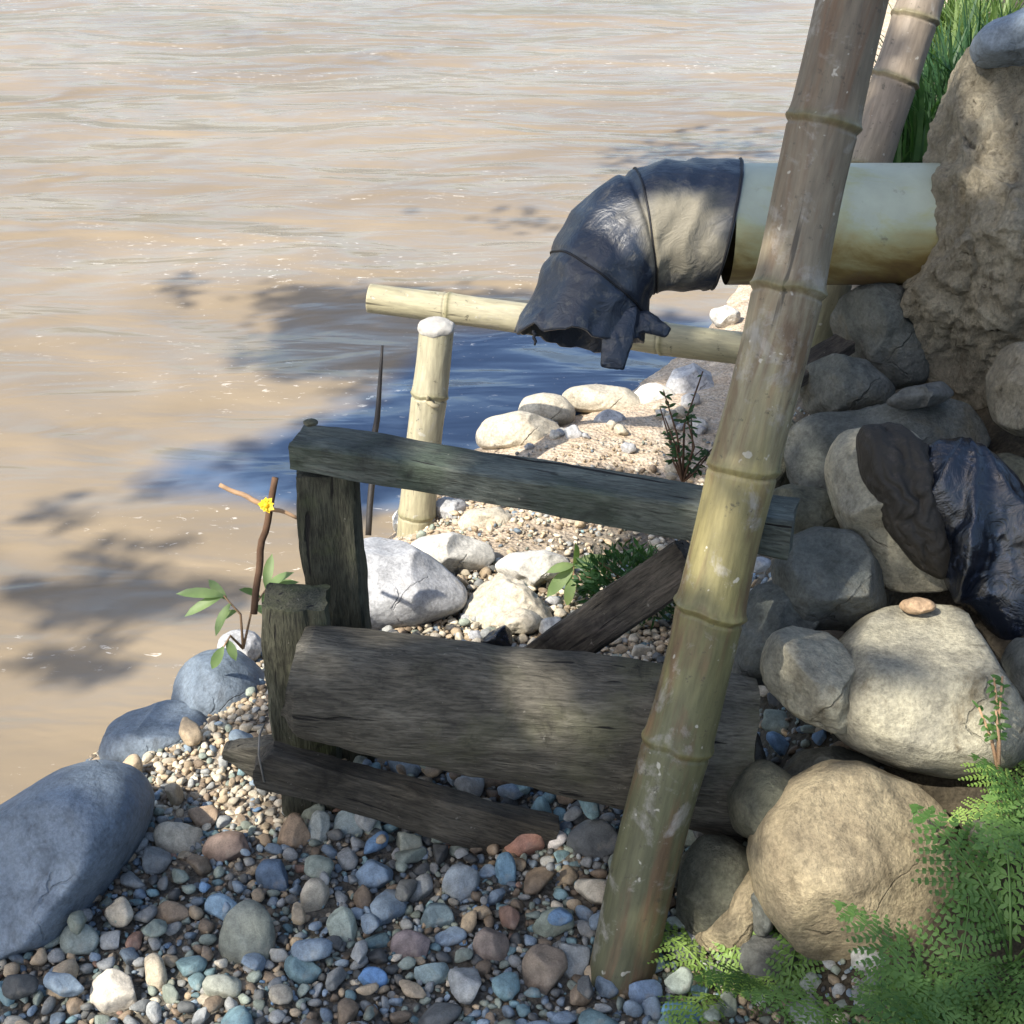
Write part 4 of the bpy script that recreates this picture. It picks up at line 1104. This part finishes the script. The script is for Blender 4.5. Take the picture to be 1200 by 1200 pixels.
for _ in range(130):
    y = pr_.uniform(1.25, 2.1); x = pr_.uniform(max(-1.0, XS(y) + .06), XF(y) + .05); r = pr_.choice((.008, .010, .012, .014, .018, .022))
    layer2.append((x, y, r))
def support(x, y):
    ci, cj = int(x // CS), int(y // CS); h = 0
    for i in range(ci - 1, ci + 2):
        for j in range(cj - 1, cj + 2):
            for (a, b, c) in cells.get((i, j), ()):
                d2 = (a - x) ** 2 + (b - y) ** 2
                if d2 < (c * 1.2) ** 2: h = max(h, 1.35 * c * math.sqrt(1 - d2 / (c * 1.2) ** 2) + .004)
    return h
info = []
for (x, y, r, z) in [(x, y, r, rest(x, y)) for x, y, r in cand] + [(x, y, r, rest(x, y) + support(x, y)) for x, y, r in layer2]:
    px, py = to_px(np.array([x, y, z])); d = (np.array([x, y, z]) - CAM) @ FWD
    vis = 0 < px < 1200 and 0 < py < 1200
    info.append((r / d if vis else 0, x, y, z, r, px, py))
info.sort(key=lambda t: -t[0])
LAB = {'before': 'in the shaded gravel before the wooden frame', 'left': 'in the fine gravel between the post and the blue boulders', 'behind': 'in the gravel strip behind the half log', 'bank': 'lying at the foot of the stacked bank rocks'}
SV, SF, SC, nv = [], [], [], 0
nInd = 300 - len(HAND)
for i, (sz, x, y, z, r, px, py) in enumerate(info):
    dry = (x < -.38 and y > 1.72 - (x + .38) * .2 and pr_.random() < .8) or (y > 2.0 and x < .5 and pr_.random() < .85)
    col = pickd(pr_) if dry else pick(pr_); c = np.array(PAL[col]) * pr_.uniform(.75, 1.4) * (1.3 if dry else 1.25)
    a, b, cc = r * pr_.uniform(1.0, 1.4), r * pr_.uniform(.8, 1.0), r * pr_.uniform(.5, .8)
    lift = pr_.uniform(.1, .8) * cc + (.012 if r > .010 else .004) * pr_.random()
    if i < nInd:
        W, Fc = pebble_verts(a, b, cc, 3, i + 900, 8)
        zone = 'bank' if x > .27 else 'behind' if y > 1.9 and x > -.4 else 'left' if px < 310 and py < 1000 else 'before'
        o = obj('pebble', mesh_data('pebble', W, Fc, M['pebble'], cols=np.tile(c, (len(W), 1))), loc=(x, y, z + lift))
        tag(o, f'small {col if col != "dark" else "dark grey"} pebble {LAB[zone]}', 'pebble', f'{col} pebbles {LAB[zone]}')
    else:
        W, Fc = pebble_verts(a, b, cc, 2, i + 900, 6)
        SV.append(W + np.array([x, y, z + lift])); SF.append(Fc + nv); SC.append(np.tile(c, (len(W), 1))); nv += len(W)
# fine grit in the gaps and up the boulders
V1, F1 = ico(1)
for k in range(9000):
    y = pr_.uniform(1.22, 3.3); x = pr_.uniform(max(-1.05, XS(y) + .02), XF(y) + .2); r = pr_.uniform(.002, .0055); z = rest(x, y)
    R = np.array(Quaternion(Vector((pr_.gauss(0, 1), pr_.gauss(0, 1), pr_.gauss(0, 1))), pr_.uniform(0, 6)).to_matrix())
    W = (V1 * np.array([r * 1.3, r, r * .7])) @ R.T; c = np.array(PAL[pickd(pr_) if (x < -.38 and y > 1.75) or (y > 2.0 and x < .5) else pick(pr_)]) * pr_.uniform(.8, 1.4)
    if y > 2.7 and pr_.random() < .6: continue
    SV.append(W + np.array([x, y, z + r * .5 + pr_.random() * .006])); SF.append(F1 + nv); SC.append(np.tile(c, (len(W), 1))); nv += len(W)
o = obj('gravel', mesh_data('gravel', np.concatenate(SV), np.concatenate(SF), M['pebble'], cols=np.concatenate(SC)))
tag(o, 'small mixed gravel filling the bank between the larger pebbles', 'gravel', kind='stuff')

# ------------------------------------------------------------------ the tree whose crown shades the bank
LIT = [
    [(638, 640), (708, 645), (705, 708), (638, 708)],
    [(428, 328), (610, 345), (610, 398), (540, 395), (535, 625), (455, 635), (480, 380), (428, 370)],
    [(418, 585), (600, 580), (745, 622), (720, 645), (650, 690), (665, 745), (418, 748)],
    [(555, 445), (790, 440), (800, 500), (770, 550), (640, 545), (555, 520)],
    [(830, 355), (870, 355), (870, 390), (830, 390)],
    [(595, 765), (690, 775), (668, 880), (600, 870)],
    [(805, 795), (868, 800), (835, 870), (825, 985), (795, 985)],
    [(980, 814), (1205, 812), (1205, 890), (1000, 885)], [(985, 765), (1030, 705), (1120, 702), (1170, 772), (1100, 770)],
    [(900, 925), (975, 895), (1075, 918), (1112, 970), (1095, 1060), (1000, 1110), (930, 1090), (900, 1040)],
    [(825, 1095), (880, 1015), (896, 1020), (896, 1105)],
    [(1015, 640), (1060, 640), (1100, 685), (1050, 695)],
    [(150, 875), (240, 850), (310, 880), (308, 985), (200, 1005), (160, 950)],
    [(40, 1200), (120, 1135), (200, 1130), (330, 1165), (300, 1200)],
    [(75, 895), (160, 880), (200, 930), (175, 955), (110, 930)], [(205, 770), (300, 770), (300, 840), (210, 845)],
    [(220, 550), (345, 550), (345, 770), (220, 770)],
    [(750, 1095), (870, 1090), (880, 1150), (770, 1160)], [(1090, 880), (1200, 880), (1200, 960), (1120, 985)],
    [(1100, -50), (1200, -50), (1180, 40), (1090, 60)],
    [(690, 235), (835, 225), (835, 330), (770, 330), (720, 310)],
    [(820, 560), (870, 560), (850, 720), (800, 720)], [(870, 270), (910, 260), (890, 340), (850, 420), (840, 400)],
    [(1140, 100), (1200, 80), (1200, 330), (1160, 330)],
]
WSHADE = [
    [(10, 690), (200, 668), (245, 715), (60, 742)], [(-20, 590), (90, 572), (125, 610), (-20, 632)], [(640, 215), (760, 180), (900, 155), (905, 200), (760, 225)],
    [(262, 420), (285, 372), (360, 342), (470, 330), (620, 345), (860, 390), (860, 500), (560, 500), (540, 560), (470, 600), (440, 560), (470, 480), (440, 440), (330, 440)],
    [(165, 330), (215, 312), (255, 330), (240, 345), (180, 348)],
    [(690, 190), (760, 172), (900, 150), (960, 130), (960, 210), (870, 190), (760, 205)],
    [(30, 770), (110, 745), (140, 790), (60, 815)], [(120, 562), (190, 550), (205, 572), (140, 580)],
    [(250, 530), (330, 520), (345, 560), (262, 560)], [(180, 690), (250, 670), (300, 700), (215, 720)], [(380, 450), (440, 470), (420, 600), (350, 640)],
    [(80, 640), (180, 625), (200, 640), (110, 655)], [(520, 245), (640, 250), (630, 268), (530, 262)],
]
def inside(poly, x, y):
    c = False; j = len(poly) - 1
    for i in range(len(poly)):
        xi, yi = poly[i]; xj, yj = poly[j]
        if (yi > y) != (yj > y) and x < (xj - xi) * (y - yi) / (yj - yi) + xi: c = not c
        j = i
    return c

bpy.context.view_layer.update()
dg = bpy.context.evaluated_depsgraph_get()
cr_ = random.Random(77)
def shaded(P):
    """does the sun ray through P belong to a patch that lies in shade in the place?"""
    hit, loc, nr, idx, ob, mx = scene.ray_cast(dg, Vector(P), Vector(-SUN))
    if not hit: return False
    px, py = to_px(np.array(loc)); j = 5
    if ob.name == 'water':
        wv = vnoise(np.array([[px / 45, py / 11, 0], [px / 110, py / 26, 5]]), 4); px += 40 * wv[0] + 30 * wv[1] + cr_.gauss(0, 22); py += 8 * wv[1] + cr_.gauss(0, 8)
    px += cr_.gauss(0, j); py += cr_.gauss(0, j)
    if ob.name == 'water' or loc[2] < WATER_Z + .03 and ob.name == 'ground':
        return any(inside(q, px, py) for q in WSHADE)
    if not (-150 < px < 1350 and -150 < py < 1350): return cr_.random() < .92
    if any(inside(q, px, py) for q in LIT): return False
    if px < 175 and py > 900: return True
    fleck = vnoise(np.array([[px / 38, py / 26, 9]]), 8)[0]
    return fleck < (.50 if py > 960 and px < 720 else .30 if px > 1060 and py > 860 else .68)
crown = MB(); H0 = 3.2; kept = 0
for k in range(56000):
    gx_ = cr_.uniform(-1.35, 1.5); gy_ = cr_.uniform(.9, 4.6) if cr_.random() < .86 else cr_.uniform(4.5, 8)
    h = H0 + cr_.uniform(0, 1.3)
    P = np.array([gx_, gy_, 0]) + SUN * (h / SUN[2])
    a = cr_.uniform(0, 6.28); d_ = np.array([math.cos(a), math.sin(a), cr_.uniform(-.5, .3)]); L_ = cr_.uniform(.05, .09)
    dn = d_ / np.linalg.norm(d_)
    if not (shaded(P) and shaded(P + dn * L_)): continue
    leaf_shape(crown, P, d_, SUN + .7 * np.array([cr_.gauss(0, 1), cr_.gauss(0, 1), cr_.gauss(0, 1)]), L_, L_ * .5, n=2); kept += 1
print('crown leaves', kept)
tb = np.array([-3.1, -3.4, rest(-3.1, -3.4)])
tree = empty('riverside_tree', tb, 'leafy tree leaning over the river bank and casting the dappled shade', 'tree')
o = obj('crown', crown.data('crown', M['canopy']), tree); o.location = tuple(-tb)
mb = MB(); Z0 = np.zeros(3); top = np.array([.6, 2.2, 5.2])
mb.add(*tube([Z0 - np.array([0, 0, .2]), np.array([.1, .3, 1.2]), np.array([.25, .9, 2.8]), top, top + np.array([.4, 1.2, .4])], [.2, .16, .13, .09, .04], 14))
obj('trunk', mb.data('trunk', M['bark']), tree)
mb = MB()
for e in ((.2, 1.8, .5), (1.4, 1.6, .3), (1.8, .6, .2), (.9, 3.6, .6), (-.4, 1.6, .5)):
    mb.add(*tube([top - np.array([.05, .1, .2]), top + np.array(e) * .5 + np.array([0, 0, .15]), top + np.array(e)], [.05, .03, .012], 8))
obj('limb', mb.data('limb', M['bark']), tree)

# ------------------------------------------------------------------ light
wd = bpy.data.worlds.new('World'); scene.world = wd; wd.use_nodes = True
nt = wd.node_tree; bg = nt.nodes['Background']; sky = nt.nodes.new('ShaderNodeTexSky'); sky.sky_type = 'NISHITA'; sky.sun_disc = False
sky.sun_elevation = math.asin(SUN[2]); sky.sun_rotation = math.atan2(SUN[0], SUN[1]); sky.air_density = 1.0; sky.dust_density = 2.4; sky.ozone_density = 1.7
nt.links.new(sky.outputs[0], bg.inputs[0]); bg.inputs[1].default_value = .15
ld = bpy.data.lights.new('sun', 'SUN'); ld.energy = 4.2; ld.angle = math.radians(.55); ld.color = (1, .93, .82)
so = bpy.data.objects.new('sun', ld); COL.objects.link(so); so.rotation_mode = 'QUATERNION'; so.rotation_quaternion = Vector((0, 0, 1)).rotation_difference(Vector(SUN))
so.location = (-3, -3, 8)
cd = bpy.data.cameras.new('camera'); cam = bpy.data.objects.new('camera', cd); COL.objects.link(cam)
cd.sensor_fit = 'HORIZONTAL'; cd.sensor_width = 36; cd.lens = 36 * F / 1200; cd.clip_start = .05; cd.clip_end = 500
cam.location = tuple(CAM); cam.rotation_euler = (math.pi / 2 - PITCH, 0, 0); scene.camera = cam
scene.view_settings.view_transform = 'Standard'; scene.view_settings.look = 'None'; scene.view_settings.exposure = 1.0; scene.view_settings.gamma = 1
